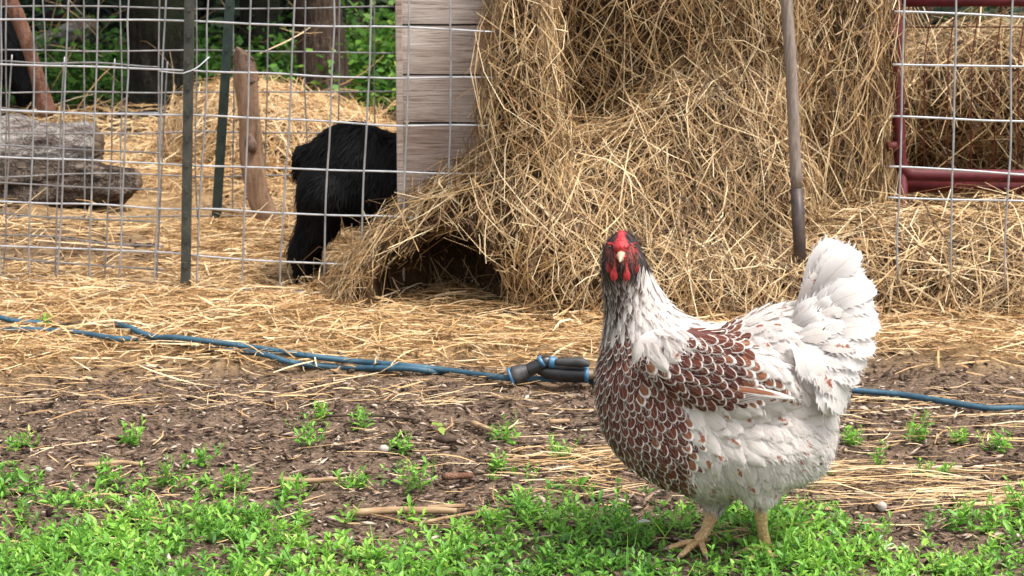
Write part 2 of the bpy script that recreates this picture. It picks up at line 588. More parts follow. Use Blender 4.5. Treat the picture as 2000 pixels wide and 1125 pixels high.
# ================================================================== FENCES
t = NT("galvanised wire")
f = t.noise(25, 4)
t.bump(t.noise(300, 2), 0.15, 0.001)
M['wire'] = t.fin(t.ramp(f, [(0.3, (0.50, 0.51, 0.53)), (0.7, (0.76, 0.78, 0.81))]), 0.36, 0.5, 0.6)
t = NT("greyed upright wire")
M['wire_mid'] = t.fin(t.ramp(t.noise(25, 4), [(0.3, (0.30, 0.30, 0.31)), (0.7, (0.52, 0.53, 0.55))]), 0.42, 0.45, 0.55)
t = NT("old dull wire")
M['wire_old'] = t.fin(t.ramp(t.noise(25, 4), [(0.3, (0.20, 0.19, 0.185)), (0.7, (0.40, 0.40, 0.41))]), 0.45, 0.4, 0.5)
M['postgreen'] = simple("dark green post paint", (0.012, 0.028, 0.024), (0.035, 0.055, 0.045), 30, 0.45, 0.45, bump=0.1)
M['postolive'] = simple("weathered olive post paint", (0.03, 0.035, 0.03), (0.075, 0.072, 0.058), 35, 0.6, 0.35, bump=0.15)

def fenceY(u):
    return 4.75 - 0.00025 * u

def zline(u, v, Yf):
    return W(u, v, Yf(u))[2]

def panel(name, label, Yf, u0, u1, hz, vts, rw, mat, vtop, vbot, seed, group=None, hend=None, vend=None):
    """a wire fence panel: hz = wire heights, vts = (u at top, u at bottom) of each upright"""
    rs = np.random.default_rng(seed)
    x0, x1 = W(u0, 560, Yf(u0))[0], W(u1, 560, Yf(u1))[0]
    root = empty(name, ((x0 + x1) / 2, (Yf(u0) + Yf(u1)) / 2, 0.0), label, "fence", group)
    wob = lambda x, z, s: 0.010 * fbm(x * 5, z * 5, s * 7.7, 2, seed)
    for i, z in enumerate(hz):
        us = np.linspace(u0, (hend or {}).get(i, u1), 46)
        pts = []
        for u in us:
            p = W(u, 560, Yf(u))
            pts.append((p[0], p[1] + wob(p[0], z, 1), z + 0.011 * fbm(p[0] * 4, i * 3.1, 0, 2, seed + 2)))
        v, f = tube(pts, rw, 5, True)
        link("horizontal_wire", mesh("horizontal_wire", v, f, mat), root)
    for i, (ua, ub) in enumerate(vts):
        zt, zb = vtop, vbot
        pts = []
        for s in np.linspace(0 if mat is M['wire_old'] and vtop < 0.56 else -0.21, (vend or {}).get(i, 1), 16):
            u = ua + (ub - ua) * s
            z = zt + (zb - zt) * s
            p = W(u, 0 + 560 * s, Yf(u))
            pts.append((p[0] + 0.009 * fbm(z * 5, i * 2.3, 1, 2, seed + 5), p[1] + wob(p[0], z, 1) - 2.0 * rw, z))
        v, f = tube(pts, rw * 0.95, 5, True)
        link("vertical_wire", mesh("vertical_wire", v, f, M['wire_mid'] if mat is M['wire'] else mat), root)
    return root

hA = [zline(0, v, fenceY) for v in (-143, -53, 37, 127, 215, 305, 393, 482, 541)]
A = panel("wire_fence", "silvery wire fence on the green post, running up to the plank wall", fenceY, -330, 968, hA,
          [(-265 + 0, -280), (-198, -212), (-130, -145), (-62, -78), (5, -2), (70, 55), (137, 112), (198, 172), (257, 234), (328, 300), (409, 380), (491, 470), (576, 546), (651, 632), (723, 702), (799, 789), (881, 879)],
          0.0022, M['wire'], 0.66, 0.0, 3, None, {6: 860, 7: 735, 8: 650}, {13: 0.93, 14: 0.84, 15: 0.74, 16: 0.68})
hR = [zline(1860, v, fenceY) for v in (-175, -73, 30, 131, 233, 332, 386)]
panel("wire_fence", "silvery wire fence panel in front of the red feeder frame", fenceY, 1728, 2380, hR,
      [(1766, 1752), (1868, 1854), (1978, 1963), (2086, 2072), (2194, 2180), (2300, 2290)], 0.0022, M['wire'], 0.66, 0.12, 4)
YB = lambda u: 4.83 - 0.00042 * u
hB = [zline(0, v, YB) for v in (117, 207, 281, 354, 415, 459, 505, 534, 562)]
panel("wire_fence", "spare wire panel with narrowing gaps, overlapping the fence by the log", YB, -330, 322, hB,
      [(-278, -290), (-178, -188), (-78, -88), (22, 8), (122, 106), (222, 203), (320, 302)], 0.002, M['wire_old'], zline(0, 105, YB), 0.0, 5)
YC = lambda u: 5.40
hC = [zline(300, v, YC) for v in (-150, -68, 15, 99, 180, 261, 343, 423, 470)]
panel("wire_fence", "dull second wire fence crossing the pen behind the leaning post", YC, -330, 776, hC,
      [(-285, -280), (-212, -208), (-138, -132), (-64, -58), (10, 14), (87, 100), (163, 172), (237, 243), (311, 316), (385, 388), (457, 460), (523, 522), (598, 600), (664, 662), (733, 731)],
      0.002, M['wire_old'], 0.58, 0.0, 6)

def tpost(label, top, base, wd, mat):
    top, base = np.asarray(top), np.asarray(base)
    d = unit(top - base)
    x = unit(np.cross(np.array([0, 1.0, 0]), d)); y = np.cross(d, x)
    L = np.linalg.norm(top - base) + 0.1
    c = base + d * (L / 2 - 0.1)
    root = empty("fence_post", base, label, "fence post")
    v, f = box(c, (x, y, d), (wd / 2, 0.0026, L / 2))
    bevel(link("flange", mesh("flange", v, f, mat, False), root), 0.001)
    v, f = box(c + y * 0.0105, (x, y, d), (0.0028, 0.0078, L / 2))
    bevel(link("stem", mesh("stem", v, f, mat, False), root), 0.0008)
    m = None
    z = 0.03
    while z < L - 0.12:
        v, f = box(base + d * z - y * 0.0038, (x, y, d), (0.0038, 0.0025, 0.006))
        link("stud", mesh("stud", v, f, mat, False), root)
        z += 0.054
    return root
tpost("olive green steel post holding the front wire fence", W(373, -210, 4.635), np.array([*W(362, 592, 4.645)[:2], 0.0]), 0.021, M['postolive'])
tpost("dark green steel post leaning beside the peeled branch stake", W(462, -200, 5.36), np.array([*W(420, 466, 5.36)[:2], 0.0]), 0.023, M['postgreen'])
# wire tie round the front post
tp = W(364, 140, 4.63)
v, f = tube(smoothline([W(310, 139, 4.65), W(352, 143, 4.628), W(364, 141, 4.626), W(385, 132, 4.63), W(409, 111, 4.645)], 5), 0.0014, 5)
tag(link("wire_tie", mesh("wire_tie", v, f, M['wire'])), "twisted wire tie wrapped round the olive green post", "wire tie")

# ================================================================== PLANK WALL
t = NT("weathered grey planks")
oi = t.n("ObjectInfo")
tc = t.n("TexCoord").outputs["Object"]
vadd = t.n("VectorMath", operation='ADD'); t.l(tc, vadd.inputs[0])
cmb = t.n("CombineXYZ"); t.l(t.math('MULTIPLY', oi.outputs["Random"], 37.0), cmb.inputs[2]); t.l(cmb.outputs[0], vadd.inputs[1])
g1 = t.noise(9, 6, 0.7, vadd.outputs[0], stretch=(0.9, 4, 14))
g2 = t.noise(24, 6, 0.75, vadd.outputs[0], stretch=(0.35, 3, 9))
g3 = t.noise(5, 3, 0.5, vadd.outputs[0])
col = t.ramp(g1, [(0.25, (0.16, 0.115, 0.10)), (0.40, (0.42, 0.345, 0.30)), (0.60, (0.58, 0.505, 0.46)), (0.8, (0.67, 0.605, 0.565))])
col = t.mix(0.8, col, t.ramp(g2, [(0.36, (0.30, 0.24, 0.21)), (0.46, (1, 1, 1))]), 'MULTIPLY')
col = t.mix(1.0, col, t.ramp(oi.outputs['Random'], [(0.0, (0.78, 0.74, 0.72)), (1.0, (1, 1, 1))]), 'MULTIPLY')
col = t.mix(0.6, col, t.ramp(g3, [(0.35, (0.62, 0.52, 0.45)), (0.65, (1, 1, 1))]), 'MULTIPLY')
t.bump(g2, 0.7, 0.006)
M['plank'] = t.fin(col, 0.85, 0.15)
M['seam_shade'] = simple("dark seam shade", (0.03, 0.022, 0.018), (0.075, 0.055, 0.045), 20, 0.9, 0.1)  # near-black colour standing in for the shade behind the seams
YW = 4.61
pw = empty("plank_wall", W(880, 420, YW), "weathered grey plank wall with an edge post, behind the fence", "wall")
zs = [W(870, v, YW)[2] for v in (-140, -45, 48, 146, 240, 336, 408)]
xa, xb = W(787, 200, YW)[0], W(992, 200, YW)[0]
for i in range(6):
    zt, zb = zs[i], zs[i + 1]
    nx, nz = 18, 6
    xs_ = np.linspace(xa, xb, nx); zz = np.linspace(zb + 0.0022, zt - 0.0022, nz)
    Vp, Fp = [], []
    for side in (0, 1):
        for a in xs_:
            for b in zz:
                e = 0.0022 * fbm(a * 9, b * 20, i * 5 + side, 3, 91)
                ed = 0.0012 if (b in (zz[0], zz[-1])) else 0
                dz = 0.0016 * noise3(a * 14, b * 3, i, 3) if ed else 0
                Vp.append((a, YW + (0.022 if side else 0) + (e + ed if not side else -e), b + dz))
    Vp = np.array(Vp)
    nn = nx * nz
    id_ = lambda s, p, q: s * nn + p * nz + q
    for p in range(nx - 1):
        for q in range(nz - 1):
            Fp.append((id_(0, p, q), id_(0, p + 1, q), id_(0, p + 1, q + 1), id_(0, p, q + 1)))
            Fp.append((id_(1, p, q), id_(1, p, q + 1), id_(1, p + 1, q + 1), id_(1, p + 1, q)))
        Fp.append((id_(0, p, 0), id_(1, p, 0), id_(1, p + 1, 0), id_(0, p + 1, 0)))
        Fp.append((id_(0, p, nz - 1), id_(0, p + 1, nz - 1), id_(1, p + 1, nz - 1), id_(1, p, nz - 1)))
    for q in range(nz - 1):
        Fp.append((id_(0, 0, q), id_(0, 0, q + 1), id_(1, 0, q + 1), id_(1, 0, q)))
        Fp.append((id_(0, nx - 1, q), id_(1, nx - 1, q), id_(1, nx - 1, q + 1), id_(0, nx - 1, q + 1)))
    link("plank", mesh("plank", Vp, Fp, M['plank'], False), pw)
v, f = box(((xa + W(776, 200, YW)[0]) / 2 - 0.001, YW + 0.02, (zs[0] + 0.0) / 2), AX, (0.007, 0.026, zs[0] / 2 + 0.01))
bevel(link("edge_post", mesh("edge_post", v, f, M['plank'], False), pw), 0.002)
for i in range(1, 6):  # dark strips added behind the seams so the gaps look shaded
    v, f = box(((xa + xb) / 2 + 0.004, YW + 0.031, zs[i]), AX, ((xb - xa) / 2 - 0.006, 0.006, 0.014))
    link("seam_shade", mesh("seam_shade", v, f, M['seam_shade'], False), pw)
for xx in (xa + 0.09,):
    v, f = box((xb - 0.03, YW + 0.045, zs[0] / 2), AX, (0.03, 0.022, zs[0] / 2 + 0.01))
    bevel(link("back_post", mesh("back_post", v, f, M['plank'], False), pw), 0.002)

# ================================================================== HAY
def hay_on(f, V, F, n, rs, Lr, Wr, out, spreadn, mat_t, down=0.0, thick=0.05, bend=0.1, segs=3, ymax=99):
    P = sample(V, F, n, rs)
    N = grad(f, P, 0.01)
    keep = (P[:, 2] > -0.01) & (P[:, 1] < ymax)
    P, N = P[keep], N[keep]; n = len(P)
    D = rs.normal(0, 1, (n, 3))
    D = unit(D - N * np.sum(D * N, 1)[:, None])
    dn = np.array([0, 0, -1.0]) - N * (-N[:, 2])[:, None]
    sgn = np.sign(np.sum(D * dn, 1))[:, None]
    D = unit(D * np.where(sgn == 0, 1, sgn) + dn * down)
    D = unit(D + N * rs.normal(0.0, spreadn, n)[:, None])
    P = P + N * (rs.uniform(-0.4, 1.0, n) * out)[:, None]
    L = Lr[0] + (Lr[1] - Lr[0]) * rs.random(n) ** 1.8
    Nn = unit(N + rs.normal(0, 0.5, (n, 3)))
    return strands(P, D, Nn, L, rs.uniform(*Wr, n), rs.normal(0, bend, n), mat_t(rs, n), segs, rs)

def clear(st, f, part=1.0, segs=3, rs=None):
    """drop the stems that would cross an opening"""
    V, F, T = st
    k = (segs + 1) * 3
    P = V.reshape(-1, k, 3)
    bad = (f(V).reshape(-1, k) < -0.006).any(1) & (np.random.default_rng(1).random(len(P)) < part)
    keep = np.flatnonzero(~bad)
    nf = segs * 2
    F0 = F[:nf]
    return P[keep].reshape(-1, 3), (np.arange(len(keep))[:, None, None] * k + F0[None]).reshape(-1, 4), T.reshape(-1, k)[keep].ravel()

def lump(f, amp, fr, s):
    return lambda p: f(p) + amp * fbm(p[..., 0] * fr, p[..., 1] * fr, p[..., 2] * fr, 3, s)

def below(f, z):                                        # cut at the ground
    return lambda p: np.maximum(f(p), z - p[..., 2])

rs = np.random.default_rng(5)
# -- the big bale, standing on end
BC = np.array([W(1330, 300, 5.18)[0], 5.18])
BR = 0.475
def bale_f(p):
    rr = np.hypot(p[..., 0] - BC[0], p[..., 1] - BC[1])
    rad = rr - (BR - 0.02)
    hz = np.abs(p[..., 2] - 0.55) - 0.58
    carve = ell(W(1180, 170, 4.70), (0.19, 0.075, 0.20))(p)
    return np.maximum(np.maximum(rad, hz), -carve) + 0.035 * fbm(p[..., 0] * 5, p[..., 1] * 5, p[..., 2] * 4, 3, 41)
Vb, Fb = nets(bale_f, (BC[0] - 0.65, BC[1] - 0.65, -0.06), (BC[0] + 0.65, BC[1] + 0.65, 1.2), 0.035)
bale = empty("hay_bale", (BC[0], BC[1], 0), "big brown hay bale towering behind the hen, pulled apart in front", "hay bale")
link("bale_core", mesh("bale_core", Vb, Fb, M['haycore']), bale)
tn = lambda a, b: (lambda r, n: np.clip(a + (b - a) * np.where(r.random(n) < 0.83, r.random(n) ** 1.7, 0.55 + 0.45 * r.random(n)), 0, 1))
S = [hay_on(bale_f, Vb, Fb, 34000, rs, (0.04, 0.22), (0.0011, 0.0036), 0.045, 0.22, tn(0.0, 0.95), 0.6, bend=0.22, ymax=5.35),
     hay_on(bale_f, Vb, Fb, 14000, rs, (0.03, 0.10), (0.0009, 0.0024), 0.06, 0.35, tn(0.2, 1.0), 0.2, bend=0.22, ymax=5.35),
     hay_on(bale_f, Vb, Fb, 3200, rs, (0.12, 0.38), (0.0014, 0.0030), 0.07, 0.24, tn(0.45, 1.0), 0.5, bend=0.14, ymax=5.35)]
V, F, T = cat_str(S)
tag(link("hay_stems", mesh("hay_stems", V, F, M['hay'], True, {"tint": T}), bale), kind="stuff")

# -- loose hay pulled down in front of it, with a hollow at its left foot
def E(u, v, Y, rx, ry, rz, roll=0.0):
    c, s = math.cos(roll), math.sin(roll)
    return ell(W(u, v, Y), (rx, ry, rz), np.array([[c, 0, s], [0, 1, 0], [-s, 0, c]]))
pile0 = union([E(1018, 60, 4.64, 0.036, 0.15, 0.30), E(1022, 300, 4.62, 0.032, 0.14, 0.16), E(1400, 40, 4.86, 0.10, 0.11, 0.26, -0.30), E(1465, 180, 4.80, 0.09, 0.10, 0.30, -0.05),
               E(1330, 280, 4.76, 0.12, 0.14, 0.20, -0.75), E(1420, 440, 4.72, 0.17, 0.17, 0.20),
               E(1230, 410, 4.72, 0.22, 0.20, 0.14, -0.5), E(1200, 540, 4.66, 0.26, 0.24, 0.13, -0.1),
               E(1040, 470, 4.60, 0.20, 0.17, 0.13, -0.3), E(900, 465, 4.57, 0.15, 0.15, 0.075, 0.45), E(775, 545, 4.56, 0.13, 0.12, 0.08, 0.75), E(715, 590, 4.55, 0.07, 0.09, 0.04, 0.5),
               E(1450, 590, 4.62, 0.30, 0.22, 0.12), E(900, 540, 4.74, 0.14, 0.07, 0.12)], 0.08)
h1 = ell(W(880, 548, 4.44), (0.085, 0.24, 0.100)); h2 = ell(W(805, 572, 4.42), (0.085, 0.20, 0.068))
h3 = ell(W(950, 555, 4.44), (0.04, 0.14, 0.045))
hollow = lambda p: np.minimum(np.minimum(h1(p), h2(p)), h3(p))
def pile_f(p):
    d = lump(pile0, 0.03, 6, 51)(p)
    hh = hollow(p)
    return np.maximum(np.maximum(d, -hh), -0.03 - p[..., 2])
Vp_, Fp_ = nets(pile_f, (-0.62, 4.25, -0.05), (0.75, 5.1, 1.0), 0.022)
pile = empty("loose_hay_pile", (*W(1200, 560, 4.65)[:2], 0), "loose pale hay spilled at the bale's foot with a dark hollow", "hay pile")
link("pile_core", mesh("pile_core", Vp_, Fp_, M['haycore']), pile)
S = [hay_on(pile_f, Vp_, Fp_, 24000, rs, (0.04, 0.20), (0.0011, 0.0034), 0.036, 0.20, tn(0.05, 1.0), 0.5, bend=0.21),
     hay_on(pile_f, Vp_, Fp_, 12000, rs, (0.03, 0.09), (0.0009, 0.0024), 0.045, 0.32, tn(0.3, 1.0), 0.2, bend=0.22),
     hay_on(pile_f, Vp_, Fp_, 2600, rs, (0.12, 0.36), (0.0016, 0.0034), 0.035, 0.17, tn(0.6, 1.0), 0.5, bend=0.12)]
V, F, T = cat_str([clear(s_, hollow, 0.985) for s_ in S])
tag(link("hay_stems", mesh("hay_stems", V, F, M['hay'], True, {"tint": T}), pile), kind="stuff")

# -- the low mound under the feeder frame
mound0 = union([E(1700, 575, 4.66, 0.26, 0.24, 0.12), E(1900, 565, 4.68, 0.30, 0.26, 0.125), E(2150, 560, 4.70, 0.36, 0.28, 0.13), E(1600, 600, 4.60, 0.18, 0.18, 0.10)], 0.08)
mound_f = below(lump(mound0, 0.035, 5, 61), -0.03)
Vm, Fm = nets(mound_f, (0.35, 4.25, -0.05), (1.75, 5.2, 0.45), 0.024)
mound = empty("hay_mound", (*W(1880, 560, 4.68)[:2], 0), "low mound of tangled hay under the red feeder frame", "hay pile")
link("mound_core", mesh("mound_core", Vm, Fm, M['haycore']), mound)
S = [hay_on(mound_f, Vm, Fm, 15000, rs, (0.04, 0.24), (0.0014, 0.0042), 0.035, 0.18, tn(0.05, 1.0), 0.35, bend=0.21),
     hay_on(mound_f, Vm, Fm, 1300, rs, (0.14, 0.36), (0.0018, 0.0036), 0.05, 0.26, tn(0.6, 1.0), 0.2, bend=0.12)]
V, F, T = cat_str(S)
tag(link("hay_stems", mesh("hay_stems", V, F, M['hay'], True, {"tint": T}), mound), kind="stuff")

# -- hay inside the feeder
fd0 = union([E(1960, 175, 5.45, 0.34, 0.26, 0.13), E(2250, 165, 5.45, 0.36, 0.26, 0.15), E(1980, 300, 5.5, 0.40, 0.20, 0.10)], 0.05)
feed_f = lump(fd0, 0.04, 5, 71)
Vf, Ff = nets(feed_f, (0.5, 5.0, 0.0), (2.2, 5.95, 0.8), 0.03)
feed = empty("feeder_hay", (*W(1990, 300, 5.4)[:2], 0.2), "hay heaped inside the feeder behind the red frame", "hay pile")
link("heap_core", mesh("heap_core", Vf, Ff, M['haycore']), feed)
S = [hay_on(feed_f, Vf, Ff, 10000, rs, (0.06, 0.28), (0.0013, 0.0034), 0.045, 0.25, tn(0.05, 1.0), 0.3, bend=0.2, ymax=5.5),
     hay_on(feed_f, Vf, Ff, 900, rs, (0.16, 0.45), (0.0016, 0.0034), 0.05, 0.3, tn(0.6, 1.0), 1.2, bend=0.08)]
V, F, T = cat_str(S)
tag(link("hay_stems", mesh("hay_stems", V, F, M['hay'], True, {"tint": T}), feed), kind="stuff")

# -- the bright straw heap in the pen
hp0 = union([E(560, 290, 6.45, 0.27, 0.35, 0.12), E(330, 330, 6.4, 0.4, 0.3, 0.02), E(470, 262, 6.5, 0.17, 0.25, 0.12)], 0.1)
heap_f = below(lump(hp0, 0.025, 4, 81), -0.04)
Vh, Fh = nets(heap_f, (-1.75, 5.4, -0.06), (0.2, 7.3, 0.45), 0.04)
heap = empty("straw_heap", (*W(500, 330, 6.3)[:2], 0), "bright straw heap in the pen round the branch stake", "hay pile")
link("heap_core", mesh("heap_core", Vh, Fh, M['haycore']), heap)
S = [hay_on(heap_f, Vh, Fh, 9000, rs, (0.06, 0.28), (0.002, 0.005), 0.03, 0.2, tn(0.4, 1.0), 0.3, bend=0.10)]
V, F, T = cat_str(S)
tag(link("straw_stems", mesh("straw_stems", V, F, M['straw'], True, {"tint": T}), heap), kind="stuff")

# ================================================================== RED FEEDER FRAME
t = NT("faded red paint")
f = t.noise(18, 6, 0.7)
t.bump(t.noise(120, 3), 0.1, 0.002)
M['red'] = t.fin(t.ramp(f, [(0.3, (0.05, 0.008, 0.009)), (0.6, (0.115, 0.015, 0.019)), (0.8, (0.27, 0.09, 0.08))]), 0.58, 0.3)
M['redrust'] = simple("rusty red wire", (0.09, 0.02, 0.015), (0.19, 0.05, 0.035), 60, 0.7, 0.3)
YF = 4.98
fr = empty("hay_feeder", (*W(1760, 380, YF)[:2], 0), "red tubular metal hay feeder frame with a rounded corner", "hay feeder")
cz = W(1757, 320, YF)
pts = [W(1745, -220, YF), W(1748, 0, YF), W(1752, 150, YF), W(1757, 290, YF), W(1760, 322, YF), W(1775, 338, YF), W(1800, 341, YF), W(1900, 343, YF), W(2100, 345, YF), W(2400, 348, YF)]
v, f = tube(smoothline(pts, 6), 0.0145, 14)
link("frame_tube", mesh("frame_tube", v, f, M['red']), fr)
v, f = tube([W(1750, 2, YF + 0.01), W(2400, 0, YF + 0.01)], 0.013, 12)
link("top_tube", mesh("top_tube", v, f, M['red']), fr)
v, f = tube([W(1770, 365, YF + 0.16), W(2400, 368, YF + 0.16)], 0.014, 12)
link("rear_rail", mesh("rear_rail", v, f, M['red']), fr)
for (u, v_) in ((1737, 62), (1738, 285)):
    v, f = tube([W(u - 6, v_ + 2, YF - 0.012), W(u + 14, v_ - 1, YF - 0.012)], [0.011, 0.009], 10)
    link("hinge_lug", mesh("hinge_lug", v, f, M['red']), fr)
v, f = tube([W(1764, 330, YF), np.array([*W(1764, 330, YF)[:2], 0.0])], 0.0125, 12)
link("leg", mesh("leg", v, f, M['red']), fr)
for i, u in enumerate((1776, 1822, 1868, 1914, 1960, 2006, 2052, 2098)):
    v, f = tube([W(u, 5, YF + 0.03), W(u - 16, 110, YF + 0.03), W(u - 18, 338, YF + 0.012)][:3], 0.0016, 5)
    link("grid_wire", mesh("grid_wire", v, f, M['redrust']), fr)
for v_ in (53,):
    v, f = tube([W(1752, v_, YF + 0.028), W(2400, v_ - 1, YF + 0.028)], 0.0016, 5)
    link("grid_wire", mesh("grid_wire", v, f, M['redrust']), fr)

# ================================================================== TOOL HANDLE STUCK IN THE HAY
M['handle'] = simple("grey weathered handle wood", (0.13, 0.10, 0.08), (0.27, 0.22, 0.185), 22, 0.75, 0.2, bump=0.3, stretch=(8, 8, 0.7))
M['socket'] = simple("dark worn steel", (0.035, 0.025, 0.022), (0.09, 0.065, 0.058), 30, 0.5, 0.4, 0.3, bump=0.15)
a, b, c = W(1523, -160, 4.58), W(1556, 372, 4.50), W(1566, 560, 4.47)
tool = empty("garden_tool", c, "grey wooden tool handle with dark steel socket stuck in the hay", "tool")
pp = smoothline([a, a * 0.5 + b * 0.5 + np.array([0.004, 0, 0]), b], 8)
v, f = tube(pp, np.linspace(0.0125, 0.0118, len(pp)), 14)
link("handle", mesh("handle", v, f, M['handle']), tool)
v, f = tube([b - (c - b) * 0.02, b + (c - b) * 0.4, c], [0.0136, 0.0132, 0.0115], 14)
link("socket", mesh("socket", v, f, M['socket']), tool)

# ================================================================== HOSE AND NOZZLE
t = NT("blue rubber hose")
t.bump(t.noise(180, 3), 0.2, 0.001)
M['hose'] = t.fin(t.ramp(t.noise(30, 5, 0.7), [(0.3, (0.017, 0.05, 0.078)), (0.6, (0.038, 0.10, 0.145)), (0.8, (0.11, 0.17, 0.20))]), 0.6, 0.35)
hp = [(2250, 815, .014), (2000, 798, .014), (1930, 797, .014), (1850, 785, .016), (1760, 771, .016), (1660, 762, .016), (1500, 752, .014), (1300, 746, .014), (1150, 742, .014), (1050, 740, .014),
      (985, 738, .016), (880, 724, .018), (790, 714, .018), (700, 706, .020), (595, 694, .026), (490, 678, .027), (385, 664, .029), (332, 659, .024), (290, 662, .012), (245, 662, .016), (224, 661, .024), (136, 648, .029), (60, 644, .029), (0, 644, .029), (-150, 640, .03),
      (-330, 625, .03), (-400, 605, .03), (-300, 595, .03), (-120, 604, .028), (0, 620, .03), (22, 626, .026), (110, 632, .004), (200, 632, .006), (245, 637, .03), (290, 655, .022), (400, 680, .008), (504, 690, .022), (560, 706, .024), (602, 712, .02), (680, 718, .006), (740, 719, .008), (800, 720, .014), (860, 727, .006), (900, 726, -.012), (1000, 722, -.02), (1150, 720, -.02), (1250, 724, -.01), (1290, 730, .008), (1270, 738, .014), (1230, 738, .022), (1176, 734, .026)]
hpts = smoothline([G(u, v_, z + float(gz(*G(u, v_, z)[:2]))) for u, v_, z in hp], 7)
v, f = tube(hpts, 0.0055, 10)
tag(link("garden_hose", mesh("garden_hose", v, f, M['hose'])), "dusty blue garden hose lying doubled across the straw", "hose")
M['nozblack'] = simple("dark grey plastic", (0.008, 0.008, 0.009), (0.022, 0.022, 0.024), 30, 0.38, 0.5, bump=0.05)
M['nozgrey'] = simple("dusty grey rubber", (0.02, 0.02, 0.021), (0.065, 0.062, 0.062), 60, 0.5, 0.3, bump=0.3)
M['nozblue'] = simple("blue plastic ring", (0.02, 0.09, 0.18), (0.07, 0.2, 0.33), 30, 0.4, 0.5)
M['coupling'] = simple("dull brass coupling", (0.17, 0.12, 0.08), (0.3, 0.22, 0.15), 40, 0.5, 0.4, 0.4)
YN = 3.94
nz = empty("spray_nozzle", (*W(1080, 745, YN)[:2], 0.0), "dark hose spray nozzle with grey lever lying beside the hose", "nozzle")
def ntube(nm, pts, rads, mat, sides=14, par=nz, n=5):
    P = smoothline([W(u, v_, YN + dy) for u, v_, dy in pts], n)
    rr = np.interp(np.linspace(0, len(pts) - 1, len(P)), range(len(pts)), np.array(rads) / 1075)
    v, f = tube(P, rr, sides)
    return link(nm, mesh(nm, v, f, mat), par)
ntube("spray_head", [(999, 735, -.005), (1004, 734, -.005), (1020, 728, 0), (1034, 722, 0)], [13, 19, 18, 12], M['nozgrey'])
ntube("head_rim", [(996, 737, -.006), (1001, 735, -.006)], [19, 20], M['nozblue'])
ntube("barrel", [(1030, 724, 0), (1050, 715, 0), (1066, 706, 0), (1076, 703, 0)], [13, 13, 12, 7], M['nozblack'])
ntube("pivot_ring", [(1056, 709, 0), (1062, 705, 0)], [13.5, 13.5], M['nozblue'])
ntube("lever_clamp", [(1072, 706, 0), (1080, 708, 0), (1088, 710, 0)], [11, 12, 9], M['nozblue'])
ntube("grip", [(1052, 722, .004), (1080, 728, .004), (1120, 731, .004), (1148, 732, .004)], [10, 14.5, 15.5, 15], M['nozblack'])
ntube("grip_ring", [(1141, 732, .004), (1149, 732, .004)], [16.3, 16.3], M['nozblue'])
ntube("lever", [(1084, 708, -.006), (1110, 707, -.007), (1136, 708, -.007), (1151, 713, -.006)], [6, 9, 10, 4], M['nozgrey'])
ntube("coupling", [(1147, 732, .004), (1160, 732, .004), (1161, 732, .004), (1176, 732, .004)], [10, 10, 13, 13], M['coupling'])
# ================================================================== LOGS, STAKE, BRANCH
def barkmat(name, stops, scale, stretch, bump=0.8, moss=None, crk=0.6):
    t = NT(name)
    f = t.noise(scale, 7, 0.72, stretch=stretch)
    vo = t.n("TexVoronoi", Scale=scale * 1.7, feature='DISTANCE_TO_EDGE')
    mp = t.n("Mapping"); mp.inputs["Scale"].default_value = stretch
    wob = t.n("MixRGB"); wob.inputs[0].default_value = 0.12
    tcx = t.n("TexCoord").outputs["Object"]
    t.l(tcx, wob.inputs[1]); t.l(t.noise(scale * 1.5, 3, 0.6, out="Color"), wob.inputs[2])
    t.l(wob.outputs[0], mp.inputs[0]); t.l(mp.outputs[0], vo.inputs["Vector"])
    crack = t.ramp(vo.outputs["Distance"], [(0.0, (0.22, 0.2, 0.18)), (0.13, (1, 1, 1))])
    col = t.mix(crk, t.ramp(f, stops), crack, 'MULTIPLY')
    if moss:
        col = t.mix(t.ramp(t.noise(6, 4), [(0.45, (0, 0, 0)), (0.62, (1, 1, 1))]), col, moss)
    t.bump(t.math('ADD', f, t.math('MULTIPLY', t.math('MINIMUM', vo.outputs['Distance'], 0.15), 4.0 * crk)), bump, 0.025)
    return t.fin(col, 0.92, 0.1)
M['barkgrey'] = barkmat("peeling grey bark", [(0.3, (0.035, 0.027, 0.024)), (0.42, (0.17, 0.13, 0.115)), (0.55, (0.36, 0.33, 0.30)), (0.72, (0.54, 0.50, 0.46))], 13, (0.6, 2.2, 2.2), 1.0, None, 0.35)
M['barkbrown'] = barkmat("brown log bark", [(0.32, (0.012, 0.009, 0.007)), (0.5, (0.11, 0.082, 0.065)), (0.7, (0.30, 0.24, 0.195))], 11, (0.8, 3, 3), 0.9)
M['barkdark'] = barkmat("dark furrowed bark", [(0.35, (0.008, 0.007, 0.006)), (0.5, (0.028, 0.024, 0.02)), (0.72, (0.075, 0.066, 0.055))], 22, (2, 2, 0.35), 1.0, (0.028, 0.035, 0.018))
M['barkmid'] = barkmat("reddish brown bark", [(0.35, (0.03, 0.02, 0.015)), (0.5, (0.115, 0.08, 0.06)), (0.72, (0.30, 0.22, 0.17))], 24, (2, 2, 0.35), 1.0)
M['barkfar'] = barkmat("shaded grey bark", [(0.35, (0.012, 0.012, 0.01)), (0.55, (0.04, 0.036, 0.03)), (0.75, (0.09, 0.082, 0.07))], 12, (2, 2, 0.5), 0.8)  # grey bark darkened in its colour for the wood's shade
M['peeled'] = barkmat("peeled branch wood", [(0.3, (0.10, 0.06, 0.038)), (0.5, (0.27, 0.17, 0.11)), (0.7, (0.42, 0.29, 0.20))], 14, (3, 3, 0.5), 0.4, None, 0.1)
M['stakebark'] = barkmat("weathered stake wood", [(0.3, (0.05, 0.032, 0.024)), (0.5, (0.17, 0.11, 0.08)), (0.7, (0.29, 0.20, 0.15))], 16, (3, 3, 0.5), 0.6, None, 0.2)
